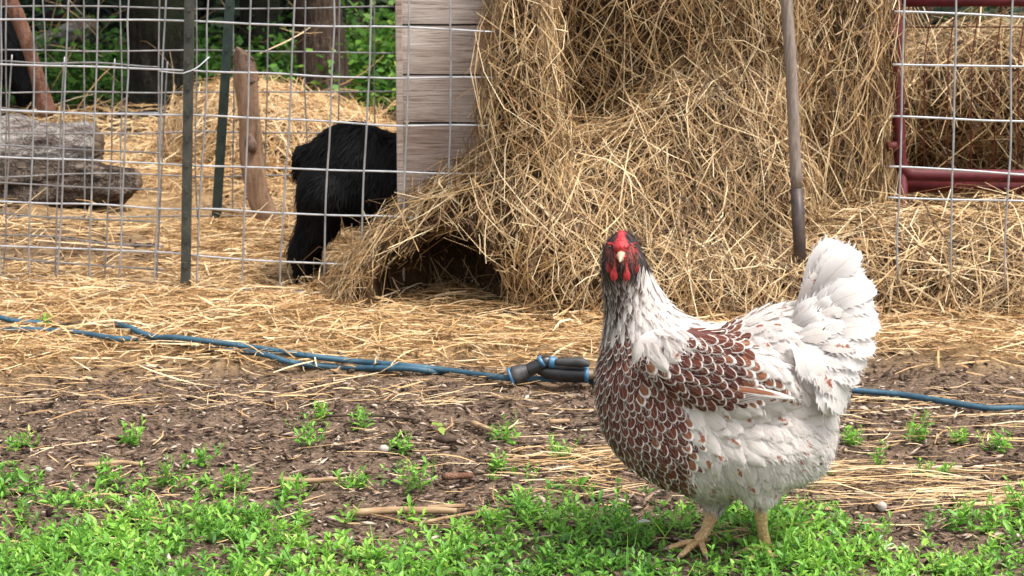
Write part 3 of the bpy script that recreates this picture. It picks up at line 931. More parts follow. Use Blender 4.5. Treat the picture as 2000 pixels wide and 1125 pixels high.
M['redbark'] = barkmat("reddish branch bark", [(0.3, (0.07, 0.034, 0.024)), (0.5, (0.19, 0.095, 0.065)), (0.72, (0.30, 0.18, 0.13))], 18, (3, 3, 0.8), 0.5)
M['woodend'] = simple("broken wood end", (0.06, 0.042, 0.03), (0.19, 0.14, 0.10), 50, 0.9, 0.1, bump=0.5)

def logthing(name, label, cat, pts, rad, mat, sides=40, rough=0.45, seed=0, rfreq=14, n=14, rs3=(1, 1, 0.35), endmat=None, squash=None, part="bark"):
    P = smoothline(pts, n)
    rr = np.interp(np.linspace(0, 1, len(P)), np.linspace(0, 1, len(rad)), rad)
    root = empty(name, P[0] * [1, 1, 0], label, cat)
    v, f = tube(P, rr, sides, False, squash, rough, seed, rfreq, rs3)
    link(part, mesh(part, v, f, mat), root)
    for k, e in ((0, -1), (len(P) - 1, 1)):
        ring = v[k * sides:(k + 1) * sides]
        d = unit(P[k] - P[k - e]) * e * (1 if e > 0 else -1)
        d = unit(P[k] - P[k - e]) if e > 0 else unit(P[0] - P[1])
        c = ring.mean(0)
        inner = c + (ring - c) * 0.55 + d * rr[k] * 0.25 * (1 + 0.6 * rng.random((sides, 1)))
        vv = np.concatenate([ring, inner, [c + d * rr[k] * 0.2]])
        ff = [(j, (j + 1) % sides, sides + (j + 1) % sides, sides + j) for j in range(sides)] + [(sides + j, sides + (j + 1) % sides, 2 * sides) for j in range(sides)]
        link("cut_end", mesh("cut_end", vv, ff, endmat or M['woodend']), root)
    return root

LY = 5.75
logthing("fallen_log", "pale grey log with peeling bark lying on the darker log", "log",
         [W(-420, 268, LY + .05), W(-200, 270, LY + .03), W(-40, 275, LY), W(90, 282, LY), W(186, 288, LY)], [0.060, 0.064, 0.066, 0.062, 0.056], M['barkgrey'], 72, seed=3, rfreq=34, rough=0.42, n=30, rs3=(0.3, 1, 1))
logthing("fallen_log", "dark brown broken log lying under the pale grey log", "log",
         [W(-450, 368, LY - .05), W(-200, 368, LY - .05), W(0, 368, LY - .06), W(150, 362, LY - .06), W(225, 358, LY - .06), W(268, 352, LY - .06)], [0.062, 0.064, 0.062, 0.056, 0.048, 0.03], M['barkbrown'], 72, seed=5, rfreq=32, rough=0.6, n=30, rs3=(0.28, 1, 1))
sy = 5.32
stk = logthing("branch_stake", "crooked peeled branch stake standing upright in the pen straw", "stake",
         [W(545, 478, sy), W(528, 440, sy), W(505, 380, sy), W(492, 310, sy), W(487, 240, sy), W(482, 175, sy), W(480, 140, sy)], [0.035, 0.030, 0.028, 0.028, 0.026, 0.028, 0.029], M['peeled'], 24, 0.2, 8, 24, part="shaft", endmat=M['stakebark'])
P = smoothline([W(482, 160, sy), W(479, 135, sy), W(476, 112, sy), W(482, 92, sy)], 8)
v, f = tube(P, np.interp(np.linspace(0, 3, len(P)), range(4), [0.0275, 0.0285, 0.025, 0.021]), 24, True, None, 0.55, 9, 26)
cut = W(482, 108, sy)
over = (v[:, 2] - cut[2]) + 0.9 * (v[:, 0] - cut[0])                  # hacked off at a slant
v[:, 2] -= np.maximum(over, 0) * 0.85
link("knotty_top", mesh("knotty_top", v, f, M['stakebark']), stk)
v, f = tube(smoothline([W(496, 300, sy - .02), W(490, 280, sy - .031), W(484, 262, sy - .02)], 5), [0.004, 0.007, 0.011, 0.013, 0.014, 0.014, 0.013, 0.011, 0.008, 0.006, 0.003], 12, True, None, 0.4, 19, 40)
link("knot", mesh("knot", v, f, M['stakebark']), stk)
logthing("leaning_branch", "reddish brown bare branch leaning in front of the far goat", "branch",
         [W(-25, -110, 6.3), W(10, -20, 6.3), W(40, 45, 6.3), W(62, 110, 6.3), W(76, 160, 6.3), W(92, 222, 6.3)], [0.022, 0.021, 0.02, 0.019, 0.02, 0.024], M['redbark'], 16, 0.25, 12, 25, part="shaft")
logthing("fallen_log", "pale fallen trunk far back at the wood's edge beside a big tree", "log",
         [W(60, 95, 8.3), W(90, 82, 8.3), W(140, 62, 8.3), W(182, 46, 8.3)], [0.03, 0.034, 0.036, 0.033], M['barkgrey'], 16, 0.3, 15, 12)
logthing("fallen_log", "long mossy fallen trunk below the pale one at the wood's edge", "log",
         [W(60, 100, 8.5), W(120, 94, 8.5), W(190, 90, 8.5), W(235, 92, 8.5)], [0.04, 0.045, 0.042, 0.04], M['barkfar'], 16, 0.3, 16, 12)

# ================================================================== TREES AND UNDERGROWTH
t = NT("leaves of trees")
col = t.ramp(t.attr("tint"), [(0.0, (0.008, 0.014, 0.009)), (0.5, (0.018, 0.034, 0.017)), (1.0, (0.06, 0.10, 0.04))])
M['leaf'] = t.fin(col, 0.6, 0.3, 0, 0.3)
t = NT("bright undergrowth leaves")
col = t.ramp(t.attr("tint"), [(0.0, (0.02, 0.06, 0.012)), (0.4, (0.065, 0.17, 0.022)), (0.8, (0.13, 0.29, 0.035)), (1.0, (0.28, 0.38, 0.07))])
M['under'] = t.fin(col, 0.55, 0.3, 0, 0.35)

def leaves(P, size, rs, flat=0.6, tint=None):
    n = len(P)
    D = unit(rs.normal(0, 1, (n, 3)) * [1, 1, 0.6])
    N = unit(rs.normal(0, flat, (n, 3)) + [0, 0, 1])
    S = unit(np.cross(D, N)); N = np.cross(S, D)
    L = size * rs.uniform(0.6, 1.3, n)
    o = np.array([[0, 0, 0], [.35, .32, .05], [.35, -.32, .05], [1, 0, -.1]])
    V = P[:, None] + L[:, None, None] * (o[None, :, 0:1] * D[:, None] + o[None, :, 1:2] * S[:, None] + o[None, :, 2:3] * N[:, None])
    F = (np.arange(n)[:, None] * 4 + np.array([0, 2, 3, 1])[None])
    return V.reshape(-1, 3), F, np.repeat(rs.random(n) if tint is None else tint, 4)

def tree(label, u, vb, Y, dia, lean, mat, seed, crown_n=1500, group=None):
    rs = np.random.default_rng(seed)
    b = W(u, vb, Y); b[2] = 0
    root = empty("tree", b, label, "tree", group)
    hgt = 6.0
    zz = np.array([-0.1, 0.03, 0.12, 0.3, 0.7, 1.3, 2.4, 3.6, hgt])
    pts = np.stack([b[0] + lean * zz + 0.03 * np.sin(zz * 1.3 + seed), b[1] + 0.03 * np.cos(zz + seed), zz], -1)
    rad = dia / 2 * np.array([1.7, 1.45, 1.18, 1.05, 1.0, 0.97, 0.85, 0.65, 0.15])
    P = smoothline(pts, 9)
    rr = np.interp(np.linspace(0, 1, len(P)), np.linspace(0, 1, len(rad)), rad)
    v, f = tube(P, rr, 30, True, None, 0.2, seed, 22)
    trunk = link("trunk", mesh("trunk", v, f, mat), root)
    for k in range(6):
        a = rs.random() * 6.28
        z0 = 2.4 + 0.5 * k
        p0 = np.array([b[0] + lean * z0, b[1], z0])
        d = np.array([math.cos(a), math.sin(a), 0.45])
        v, f = tube(smoothline([p0, p0 + d * 0.7, p0 + d * 1.4 + [0, 0, 0.3]], 4), np.linspace(dia * 0.2, dia * 0.05, 9), 7)
        link("limb", mesh("limb", v, f, mat), trunk)
    c = unit(rs.normal(0, 1, (26, 3))) * rs.random((26, 1)) ** 0.4 * [1.6, 1.6, 1.3] + [b[0] + lean * 4, b[1], 4.3]
    i = rs.integers(0, 26, crown_n)
    Pl = c[i] + rs.normal(0, 0.33, (crown_n, 3))
    Pl = Pl[Pl[:, 2] > 2.3]
    V, F, T = leaves(Pl, 0.2, rs)
    link("crown", mesh("crown", V, F, M['leaf'], True, {"tint": T}), root)
    return root
tree("big dark furrowed tree with flared base behind the grey logs", 300, 245, 7.35, 0.19, 0.004, M['barkdark'], 1, 2200)
tree("dark slim tree behind the top of the branch stake", 502, 180, 8.3, 0.145, -0.006, M['barkdark'], 2, 2200)
tree("reddish brown tree rising behind the near black goat", 634, 232, 7.5, 0.15, 0.0, M['barkmid'], 3, 2200)
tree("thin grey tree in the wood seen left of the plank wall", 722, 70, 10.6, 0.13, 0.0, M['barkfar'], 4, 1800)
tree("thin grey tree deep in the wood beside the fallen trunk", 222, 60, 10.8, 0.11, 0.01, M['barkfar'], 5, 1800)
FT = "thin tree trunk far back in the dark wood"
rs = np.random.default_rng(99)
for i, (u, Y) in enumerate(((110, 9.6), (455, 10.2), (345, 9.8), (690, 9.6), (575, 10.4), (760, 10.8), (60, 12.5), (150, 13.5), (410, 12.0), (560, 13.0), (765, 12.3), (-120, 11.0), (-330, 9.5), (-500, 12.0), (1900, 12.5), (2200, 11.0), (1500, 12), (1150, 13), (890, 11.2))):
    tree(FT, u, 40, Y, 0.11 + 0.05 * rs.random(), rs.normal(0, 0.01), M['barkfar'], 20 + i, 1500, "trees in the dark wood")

def under(name, label, c, rad, n, size, mat, seed, zscale=0.25, tmin=0, tmax=1):
    rs = np.random.default_rng(seed)
    k = max(8, n // 60)
    ctr = np.stack([rs.normal(0, 0.5, k) * rad[0] + c[0], rs.normal(0, 0.5, k) * rad[1] + c[1], np.abs(rs.normal(0, 1, k)) * zscale], -1)
    i = rs.integers(0, k, n)
    P = ctr[i] + rs.normal(0, 1, (n, 3)) * [0.11, 0.11, 0.07]
    P[:, 2] = np.abs(P[:, 2]) + 0.01
    V, F, T = leaves(P, size, rs, 0.5, tmin + (tmax - tmin) * rs.random(n))
    return tag(link(name, mesh(name, V, F, mat, True, {"tint": T})), label, "undergrowth", kind="stuff")
under("undergrowth", "bright green undergrowth beyond the pen between the trunks", (-1.4, 8.1), (1.3, 0.55), 9000, 0.034, M['under'], 3, 0.06, 0, 0.7)
under("undergrowth", "fresh green undergrowth beside the plank wall", (-0.40, 8.0), (0.3, 0.6), 8000, 0.032, M['under'], 4, 0.09, 0.1)
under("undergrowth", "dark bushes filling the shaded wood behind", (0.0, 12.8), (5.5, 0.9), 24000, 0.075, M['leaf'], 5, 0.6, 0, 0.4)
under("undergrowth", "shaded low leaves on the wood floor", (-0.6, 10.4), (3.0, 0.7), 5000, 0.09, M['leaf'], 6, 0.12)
# dry stems in the pen
rs = np.random.default_rng(8)
n = 90
P = np.stack([rs.uniform(-2.0, -0.2, n), rs.uniform(7.0, 9.0, n), rs.uniform(0.02, 0.4, n)], -1)
V, F, T = strands(P, unit(rs.normal(0, 1, (n, 3)) * [1, .5, .6]), unit(rs.normal(0, 1, (n, 3))), rs.uniform(0.1, 0.32, n), 0.0035, rs.normal(0, .12, n), rs.uniform(.4, 1, n), 4, rs)
tag(link("dry_stems", mesh("dry_stems", V, F, M['straw'], True, {"tint": T})), "dry pale weed stems standing at the wood's edge", "dry stems", kind="stuff")

# ================================================================== BLACK GOATS
t = NT("black goat hair")
M['fur'] = t.fin(t.ramp(t.noise(40, 3), [(0.3, (0.002, 0.002, 0.0022)), (0.7, (0.0055, 0.0052, 0.0056))]), 0.65, 0.1)
M['hoof'] = simple("dark hoof", (0.015, 0.012, 0.01), (0.04, 0.032, 0.027), 30, 0.6)
def goat(label, o, s, flip, seed, nf=9000):
    """o: world point between the hind feet on the ground; body runs along +x*flip; s = height of the back"""
    rs = np.random.default_rng(seed)
    q = lambda x, y, z: np.array([o[0] + flip * x * s, o[1] + y * s, o[2] + z * s])
    def ex(x, y, z, rx, ry, rz, roll=0.0):
        c, n_ = math.cos(roll * flip), math.sin(roll * flip)
        return ell(q(x, y, z), (rx * s, ry * s, rz * s), np.array([[c, 0, n_], [0, 1, 0], [-n_, 0, c]]))
    fs = [ex(0.20, 0, 0.69, 0.29, 0.22, 0.29), ex(0.62, 0, 0.64, 0.50, 0.23, 0.29), ex(1.05, 0, 0.62, 0.30, 0.21, 0.30),
          cone(q(1.18, 0, 0.62), q(1.40, 0, 0.40), 0.15 * s, 0.10 * s), ex(1.47, 0, 0.28, 0.17, 0.09, 0.10, 1.1),
          cone(q(1.40, -0.08, 0.38), q(1.36, -0.23, 0.36), 0.045 * s, 0.015 * s), cone(q(1.40, 0.08, 0.38), q(1.36, 0.23, 0.36), 0.045 * s, 0.015 * s),
          cone(q(-0.09, 0, 0.80), q(-0.13, 0, 0.66), 0.05 * s, 0.02 * s)]
    for sy_, dx in ((-1, -0.06), (1, -0.03)):
        y = 0.13 * sy_
        fs += [cone(q(0.10 + dx, y, 0.58), q(0.05 + dx, y, 0.40), 0.16 * s, 0.095 * s), cone(q(0.05 + dx, y, 0.40), q(-0.03 + dx, y, 0.28), 0.09 * s, 0.064 * s),
               cone(q(-0.03 + dx, y, 0.28), q(-0.01 + dx, y, 0.045), 0.060 * s, 0.047 * s)]
        fs += [cone(q(1.1 + dx, y, 0.5), q(1.12 + dx, y, 0.28), 0.12 * s, 0.075 * s), cone(q(1.12 + dx, y, 0.28), q(1.13 + dx, y, 0.045), 0.07 * s, 0.055 * s)]
    f = union(fs, 0.06 * s)
    lo = np.minimum(q(-0.4, -0.5, -0.02), q(1.9, 0.5, 1.2)); hi = np.maximum(q(-0.4, -0.5, -0.02), q(1.9, 0.5, 1.2))
    V, F = nets(f, lo, hi, 0.026 * s * 2)
    for _ in range(2):
        V = V - f(V)[:, None] * grad(f, V)
    root = empty("black_goat", (o[0], o[1], o[2]), label, "goat")
    link("body", mesh("body", V, F, M['fur']), root)
    P = sample(V, F, nf, rs); N = grad(f, P)
    flow = np.array([-0.35 * flip, 0, -1.0])
    D = flow - N * (N @ flow)[:, None]
    D = unit(unit(D) + N * 0.14 + rs.normal(0, 0.12, (nf, 3)))
    L = rs.uniform(0.04, 0.10, nf) * s
    Vs, Fs, T = strands(P + D * L[:, None] * 0.35, D, N, L, 0.0035, rs.normal(0, 0.1, nf), 0, 2, rs, tip=0.3, flat=True)
    tag(link("hair", mesh("hair", Vs, Fs, M['fur']), root), kind="stuff")
    for sy_, dx in ((-1, -0.06), (1, -0.03)):
        for x in (-0.005, 1.13):
            v, ff = tube([q(x + dx, 0.13 * sy_, 0.0), q(x + dx, 0.13 * sy_, 0.06)], [0.068 * s, 0.058 * s], 10)
            link("hoof", mesh("hoof", v, ff, M['hoof']), root)
    return root
g = W(606, 568, 4.83)
goat("shaggy black goat with its head hidden behind the plank wall", (g[0] + 0.030, 4.725, 0.0), 0.385, 1, 1)
g = W(18, 222, 7.3)
goat("black goat farther off behind the leaning branch and logs", (g[0], 7.4, 0.0), 0.40, -1, 2, 5000)

# ================================================================== THE HEN
HY = 3.02
SC = 1400.0
def H(u, v, dy=0.0):
    return W(u, v, HY + dy)
def px(r):
    return r / SC
def hx(u, v, dy, rl, rh, rd, roll=0.0):              # ellipsoid, radii in photo pixels; roll > 0 tips its right end up
    c, s = math.cos(roll), math.sin(roll)
    return ell(H(u, v, dy), (px(rl), px(rd), px(rh)), np.array([[c, 0, s], [0, 1, 0], [-s, 0, c]]))
def hc(a, b, ra, rb):
    return cone(H(*a), H(*b), px(ra), px(rb))
trunk_f = union([hx(1438, 786, 0, 172, 150, 124, 0.12), hx(1293, 775, 0, 118, 138, 108, -0.45), hx(1345, 860, 0, 115, 95, 100, -0.5),
                 hc((1268, 700, 0), (1222, 530, -0.012), 88, 38), hx(1545, 705, 0, 105, 100, 82, 0.55), hx(1538, 858, 0, 82, 86, 90, 0.3),
                 hc((1560, 690, 0), (1630, 640, 0), 75, 40),
                 hc((1400, 900, 0.03), (1393, 982, 0.028), 72, 19), hc((1474, 890, -0.04), (1484, 966, -0.05), 74, 20)], 0.05)
wing_n = hx(1395, 722, -0.088, 160, 70, 26, -0.30)
wing_f = hx(1395, 722, 0.088, 160, 70, 26, -0.30)
wings = lambda p: np.minimum(wing_n(p), wing_f(p))
HD = -0.028
head_f = union([hx(1216, 490, HD, 28, 38, 40), hx(1216, 505, HD - 0.008, 27, 24, 34), hc((1216, 505, HD), (1226, 545, -0.008), 30, 42)], 0.02)
hen_f = union([trunk_f, wings, head_f], 0.018)
lo, hi = H(1130, 1040, -0.16), H(1720, 430, 0.16)
lo = np.array([lo[0], HY - 0.17, H(1400, 1050)[2]]); hi = np.array([hi[0], HY + 0.17, H(1400, 425)[2]])
Vn, Fn = nets(hen_f, lo, hi, 0.005)
Vn = Vn - hen_f(Vn)[:, None] * grad(hen_f, Vn)
hen = empty("hen", G(1430, 1092), "white and chestnut laced hen standing in the green weeds", "hen")

def inpoly(q, poly):
    x, y = q[:, 0], q[:, 1]
    r = np.zeros(len(q), bool)
    n = len(poly)
    for i in range(n):
        x1, y1 = poly[i]; x2, y2 = poly[(i + 1) % n]
        c = ((y1 > y) != (y2 > y)) & (x < (x2 - x1) * (y - y1) / ((y2 - y1) or 1e-9) + x1)
        r ^= c
    return r
P_FACE = [(1180, 450), (1252, 450), (1254, 528), (1178, 528)]
P_DARK = [(1150, 540), (1185, 522), (1250, 520), (1258, 548), (1240, 585), (1208, 630), (1185, 650), (1150, 660)]
P_BREAST = [(1140, 640), (1215, 630), (1240, 655), (1262, 715), (1292, 755), (1335, 800), (1368, 838), (1362, 890), (1345, 985), (1140, 985)]
P_WING = [(1245, 720), (1290, 680), (1350, 640), (1420, 628), (1452, 655), (1470, 705), (1520, 740), (1552, 778), (1480, 785), (1380, 792), (1300, 775), (1262, 750)]

pq = to_px(Vn)
fe = np.hypot((pq[:, 0] - 1216) / 33, (pq[:, 1] - 496) / 40) + 0.06 * noise3(pq[:, 0] / 6, pq[:, 1] / 6, 0.5, 5)
skin = sstep(1.04, 0.92, fe) * sstep(HY + 0.005, HY - 0.022, Vn[:, 1])
capz = sstep(484, 472, pq[:, 1] + 4 * noise3(pq[:, 0] / 5, pq[:, 1] / 5, 0.5, 6))
dark = (inpoly(pq, P_DARK) | (pq[:, 1] < 540)).astype(float)
t = NT("hen body down and skin")
c = t.mix(t.attr("dark"), (0.55, 0.5, 0.47), (0.035, 0.025, 0.022))
c = t.mix(t.attr("laced"), c, (0.085, 0.022, 0.015))
c = t.mix(t.attr("skin"), c, t.ramp(t.noise(220, 4), [(0.35, (0.12, 0.012, 0.012)), (0.6, (0.33, 0.05, 0.04)), (0.75, (0.42, 0.13, 0.09))]))
c = t.mix(t.attr("cap"), c, (0.045, 0.035, 0.036))
t.bump(t.noise(400, 3), 0.4, 0.002)
M['henbody'] = t.fin(c, 0.6, 0.3)
link("body", mesh("body", Vn, Fn, M['henbody'], True, {"laced": (inpoly(pq, P_BREAST) | inpoly(pq, P_WING)).astype(float), "skin": skin, "dark": dark, "cap": skin * capz}), hen)

# ---- feather materials: the vane's own colours in feather space (x across, y along)
def feathermat(name, centre, edge, e0, e1, second=None, rough=0.62, transl=0.22, spot=None, base=None):
    t = NT(name)
    uv = t.n("UVMap").outputs[0]
    sp = t.n("SeparateXYZ"); t.l(uv, sp.inputs[0])
    x = t.math('ABSOLUTE', sp.outputs[0]); y = sp.outputs[1]
    yy = t.math('MAXIMUM', t.math('DIVIDE', t.math('SUBTRACT', y, 0.45), 0.55), 0.0)
    d = t.math('SQRT', t.math('ADD', t.math('MULTIPLY', x, x), t.math('MULTIPLY', yy, yy)))
    nz_ = t.noise(170, 3, 0.6)
    d = t.math('ADD', d, t.math('MULTIPLY', t.math('SUBTRACT', nz_, 0.5), 0.24))
    rnd = t.attr("tint")
    cc = centre
    if second: cc = t.mix(rnd, centre, second)
    m = t.ramp(d, [(e0, (0, 0, 0)), (e1, (1, 1, 1))])
    if spot:                                            # a small rust mark near the tip of some feathers
        on = t.ramp(rnd, [(spot[1], (0, 0, 0)), (spot[1] + 0.02, (1, 1, 1))])
        ds = t.math('ADD', t.math('MULTIPLY', t.math('ABSOLUTE', t.math('SUBTRACT', y, t.math('ADD', 0.62, t.math('MULTIPLY', rnd, 0.16)))), 0.8), t.math('MULTIPLY', t.math('ABSOLUTE', t.math('SUBTRACT', sp.outputs[0], t.math('MULTIPLY', t.math('SUBTRACT', rnd, 0.75), 1.6))), 0.55))
        sm = t.math('MULTIPLY', on, t.ramp(t.math('ADD', ds, t.math('MULTIPLY', t.math('SUBTRACT', nz_, 0.5), 0.9)), [(0.07, (1, 1, 1)), (0.19, (0, 0, 0))]))
        col = t.mix(sm, edge, spot[0])
    else:
        col = t.mix(m, cc, edge)
    if base:                                            # greyer towards the feather's root
        col = t.mix(t.ramp(y, [(0.0, (1, 1, 1)), (0.45, (0, 0, 0))]), col, base)
    wv = t.n("TexWave", Scale=9.0, Distortion=1.5, Detail=1.0)
    mp = t.n("Mapping"); mp.inputs["Rotation"].default_value = (0, 0, R(40)); t.l(uv, mp.inputs[0]); t.l(mp.outputs[0], wv.inputs["Vector"])
    col = t.mix(0.16, col, t.ramp(t.noise(1.0, 4, 0.7, mp.outputs[0], stretch=(30, 3, 1)), [(0.3, (0.35, 0.32, 0.3)), (0.65, (1, 1, 1))]), 'MULTIPLY')
    shaft = t.ramp(x, [(0.02, (1, 1, 1)), (0.07, (0, 0, 0))])
    col = t.mix(t.math('MULTIPLY', shaft, 0.35), col, (0.42, 0.34, 0.27))
    t.bump(wv.outputs["Fac"], 0.4, 0.002)
    return t.fin(col, rough, 0.2, 0, transl)
WHITE = (0.73, 0.67, 0.625)
M['f_lace'] = feathermat("chestnut feather laced white", (0.08, 0.021, 0.014), (0.62, 0.55, 0.50), 0.80, 0.88, (0.15, 0.042, 0.026), transl=0.04)
M['f_rust'] = feathermat("rust feather edged white", (0.20, 0.065, 0.03), (0.78, 0.73, 0.69), 0.62, 0.8, (0.30, 0.12, 0.06), transl=0.08)
M['f_neck'] = feathermat("dark neck hackle edged grey", (0.030, 0.018, 0.015), (0.40, 0.34, 0.305), 0.6, 0.95, (0.085, 0.05, 0.04), transl=0.05)
M['f_hack'] = feathermat("cream neck hackle", (0.42, 0.35, 0.325), WHITE, 0.2, 0.7, (0.72, 0.67, 0.64))
M['f_white'] = feathermat("white feather with rust tick", WHITE, WHITE, 0.5, 0.9, spot=((0.36, 0.13, 0.075), 0.72), base=(0.50, 0.45, 0.43))
M['f_sadd'] = feathermat("white saddle feather with rust mark", WHITE, WHITE, 0.5, 0.9, spot=((0.33, 0.10, 0.055), 0.55), base=(0.62, 0.56, 0.53))
M['f_tail'] = feathermat("white tail feather", (0.70, 0.665, 0.635), (0.75, 0.725, 0.70), 0.4, 0.9, transl=0.2)
M['f_flight'] = feathermat("dark flight feather with pale edge", (0.10, 0.03, 0.022), (0.68, 0.60, 0.55), 0.66, 0.84, (0.17, 0.06, 0.04), transl=0.05)
FM = ['f_lace', 'f_rust', 'f_neck', 'f_hack', 'f_white', 'f_sadd', 'f_flight']

# ---- where feathers grow: darts thrown over the skin
rs = np.random.default_rng(17)
anch = [((1226, 550), (.1, 1)), ((1180, 600), (-.05, 1)), ((1290, 580), (.55, 1)), ((1330, 625), (.7, .8)), ((1230, 640), (.1, 1)), ((1200, 750), (.08, 1)), ((1190, 830), (.35, 1)), ((1250, 900), (.75, .75)), ((1300, 800), (.4, 1)),
        ((1340, 900), (.55, .85)), ((1290, 700), (.75, .7)), ((1350, 720), (1, .30)), ((1450, 740), (1, .40)), ((1520, 770), (1, .4)), ((1400, 640), (1, .05)), ((1480, 640), (.85, .5)), ((1560, 660), (.8, .5)), ((1540, 740), (.6, .85)), ((1600, 740), (.6, .8)),
        ((1420, 840), (.85, .45)), ((1500, 850), (.8, .55)), ((1580, 880), (.75, .65)), ((1400, 960), (.15, 1)), ((1490, 950), (.15, 1)), ((1440, 930), (.35, .9))]
AP = np.array([a for a, b in anch], float); AD = unit(np.array([b for a, b in anch], float))
def flow(p, N):
    q = to_px(p)
    w = 1 / (((q[:, None] - AP[None]) ** 2).sum(-1) + 400) ** 1.6
    d2 = unit((w[..., None] * AD[None]).sum(1) / w.sum(1)[:, None])
    D = d2[:, 0:1] * CX[None] - d2[:, 1:2] * CU[None]
    D = D + 0.02 * CF
    D = D - N * np.sum(D * N, 1)[:, None]
    return unit(D)
C = sample(Vn, Fn, 30000, rs)
C = C - hen_f(C)[:, None] * grad(hen_f, C)
q = to_px(C)
reg = np.full(len(C), 4)                                # white flank
reg[(q[:, 1] < 665) & (q[:, 0] < 1345)] = 3             # cream hackle
reg[inpoly(q, [(1340, 615), (1440, 600), (1560, 560), (1660, 620), (1640, 760), (1560, 800), (1480, 740), (1450, 650), (1400, 640)])] = 5
reg[inpoly(q, P_BREAST)] = 0
reg[inpoly(q, P_DARK)] = 2
reg[(q[:, 1] < 545) & (q[:, 0] < 1248)] = 2
wn_ = np.minimum(np.abs(wing_n(C)), np.abs(wing_f(C)))
inw = inpoly(q, P_WING)
reg[inw] = 6                                            # wing coverts (laced), remapped below
frontneck = inpoly(q, [(1140, 630), (1225, 620), (1262, 700), (1250, 740), (1140, 740)])
face = (q[:, 1] < 524) & (head_f(C) < 0.010)
backhead = face & (C[:, 1] > HY - 0.028)
legs_low = q[:, 1] > 985
fluff = (q[:, 0] > 1500) & (q[:, 1] > 830) | (q[:, 1] > 925) & (q[:, 0] > 1345)
bare = (q[:, 1] > 968)
spc = np.select([reg == 0, reg == 2, reg == 3, reg == 4, reg == 5, reg == 6], [0.0100, 0.0062, 0.0078, 0.0145, 0.0130, 0.0113], 0.017)
spc[frontneck & (reg == 0)] = 0.0085
keep_idx = []
kp = np.zeros((0, 3)); kd = np.zeros(0)
order = rs.permutation(len(C))
KP = np.empty((4000, 3)); KS = np.empty(4000); nk = 0
for i in order:
    if face[i] or legs_low[i] or bare[i]:
        continue
    if nk:
        d2 = ((KP[:nk] - C[i]) ** 2).sum(1)
        if (d2 < (np.minimum(KS[:nk], spc[i])) ** 2).any():
            continue
    KP[nk] = C[i]; KS[nk] = spc[i]; nk += 1
    keep_idx.append(i)
    if nk >= 3990: break
keep_idx = np.array(keep_idx)
FP, FR = C[keep_idx], reg[keep_idx]
fq = to_px(FP); small = frontneck[keep_idx]
FNrm = grad(hen_f, FP)
FD = flow(FP, FNrm)
nF = len(FP)
jit = rs.normal(0, 0.10, nF); jit[FR == 4] *= 2.2; jit[FR == 5] *= 1.6; jit[(FR == 3) | (FR == 2)] *= 0.7
FS = np.cross(FNrm, FD)
FD = unit(FD + FS * jit[:, None])
Lf = np.select([FR == 0, FR == 2, FR == 3, FR == 4, FR == 5, FR == 6], [0.0218, 0.032, 0.038, 0.041, 0.040, 0.0248], 0.04) * rs.uniform(0.9, 1.12, nF)
Wf = np.select([FR == 0, FR == 2, FR == 3, FR == 4, FR == 5, FR == 6], [0.0146, 0.0064, 0.0092, 0.025, 0.0175, 0.0172], 0.025) * rs.uniform(0.82, 1.16, nF)
Lf[small & (FR == 0)] *= 0.85; Wf[small & (FR == 0)] *= 0.8
lift = np.select([FR == 4, FR == 5, FR == 6, FR == 3], [0.006, 0.0065, 0.0050, 0.004], 0.0042) * rs.uniform(0.8, 1.3, nF)
tnt = rs.random(nF)
mat_i = np.select([FR == 0, FR == 2, FR == 3, FR == 4, FR == 5, FR == 6], [0, 2, 3, 4, 5, 0], 4)
edge_rust = (FR == 0) & (((fq[:, 0] > 1330) & (fq[:, 1] > 790)) | (rs.random(nF) < 0.05)) | (FR == 6) & (((fq[:, 0] > 1440) & (fq[:, 1] > 690)) | (rs.random(nF) < 0.08))
mat_i[edge_rust] = 1
# the lace fades into the cream neck
fade = (FR == 0) & (fq[:, 1] < 700) & (rs.random(nF) < 0.35); mat_i[fade] = 2
fade = (FR == 2) & (((fq[:, 0] > 1225)) | (fq[:, 1] > 590)) & (rs.random(nF) < 0.45); mat_i[fade] = 3
nt_, ns_ = 7, 5
tt = np.array([0, 0.22, 0.45, 0.64, 0.80, 0.92, 1.0]); xx_ = np.linspace(-1, 1, ns_)
def prof(t):
    return np.where(t > 0.45, np.sqrt(np.clip(1 - ((t - 0.45) / 0.55) ** 2, 0.02, 1)), 0.4 + 0.6 * sstep(0, 0.45, t))
rag = rs.normal(0, 1, (nF, nt_, ns_)) * np.select([FR == 4, FR == 5, FR == 3], [0.045, 0.04, 0.03], 0.012)[:, None, None] * (tt[None, :, None] > 0.6)
tg = tt[None, :, None] + rag
Pv = FP[:, None, None] + FD[:, None, None] * (Lf[:, None, None] * (tg - 0.15))[..., None] + FS[:, None, None] * (Wf[:, None, None] / 2 * xx_[None, None] * prof(tt)[None, :, None])[..., None]
sh = Pv.shape
pf = Pv.reshape(-1, 3)
for _ in range(3):
    pf = pf - np.clip(hen_f(pf), -0.02, 0.02)[:, None] * grad(hen_f, pf)
gn = grad(hen_f, pf)
hgt = (-0.001 + lift[:, None] * tt[None] ** 1.2)[:, :, None] + rs.uniform(0, 0.0014, nF)[:, None, None] - 0.0016 * (np.abs(xx_) ** 2)[None, None] * (Wf / 0.02)[:, None, None]
pf = pf + gn * np.broadcast_to(hgt, sh[:3]).reshape(-1)[:, None]
Pv = pf.reshape(sh)
uvg = np.stack(np.broadcast_arrays(xx_[None, :] * prof(tt)[:, None], tt[:, None]), -1).reshape(-1, 2)
gq = [(a * ns_ + b, a * ns_ + b + 1, (a + 1) * ns_ + b + 1, (a + 1) * ns_ + b) for a in range(nt_ - 1) for b in range(ns_ - 1)]
gq = np.array(gq)
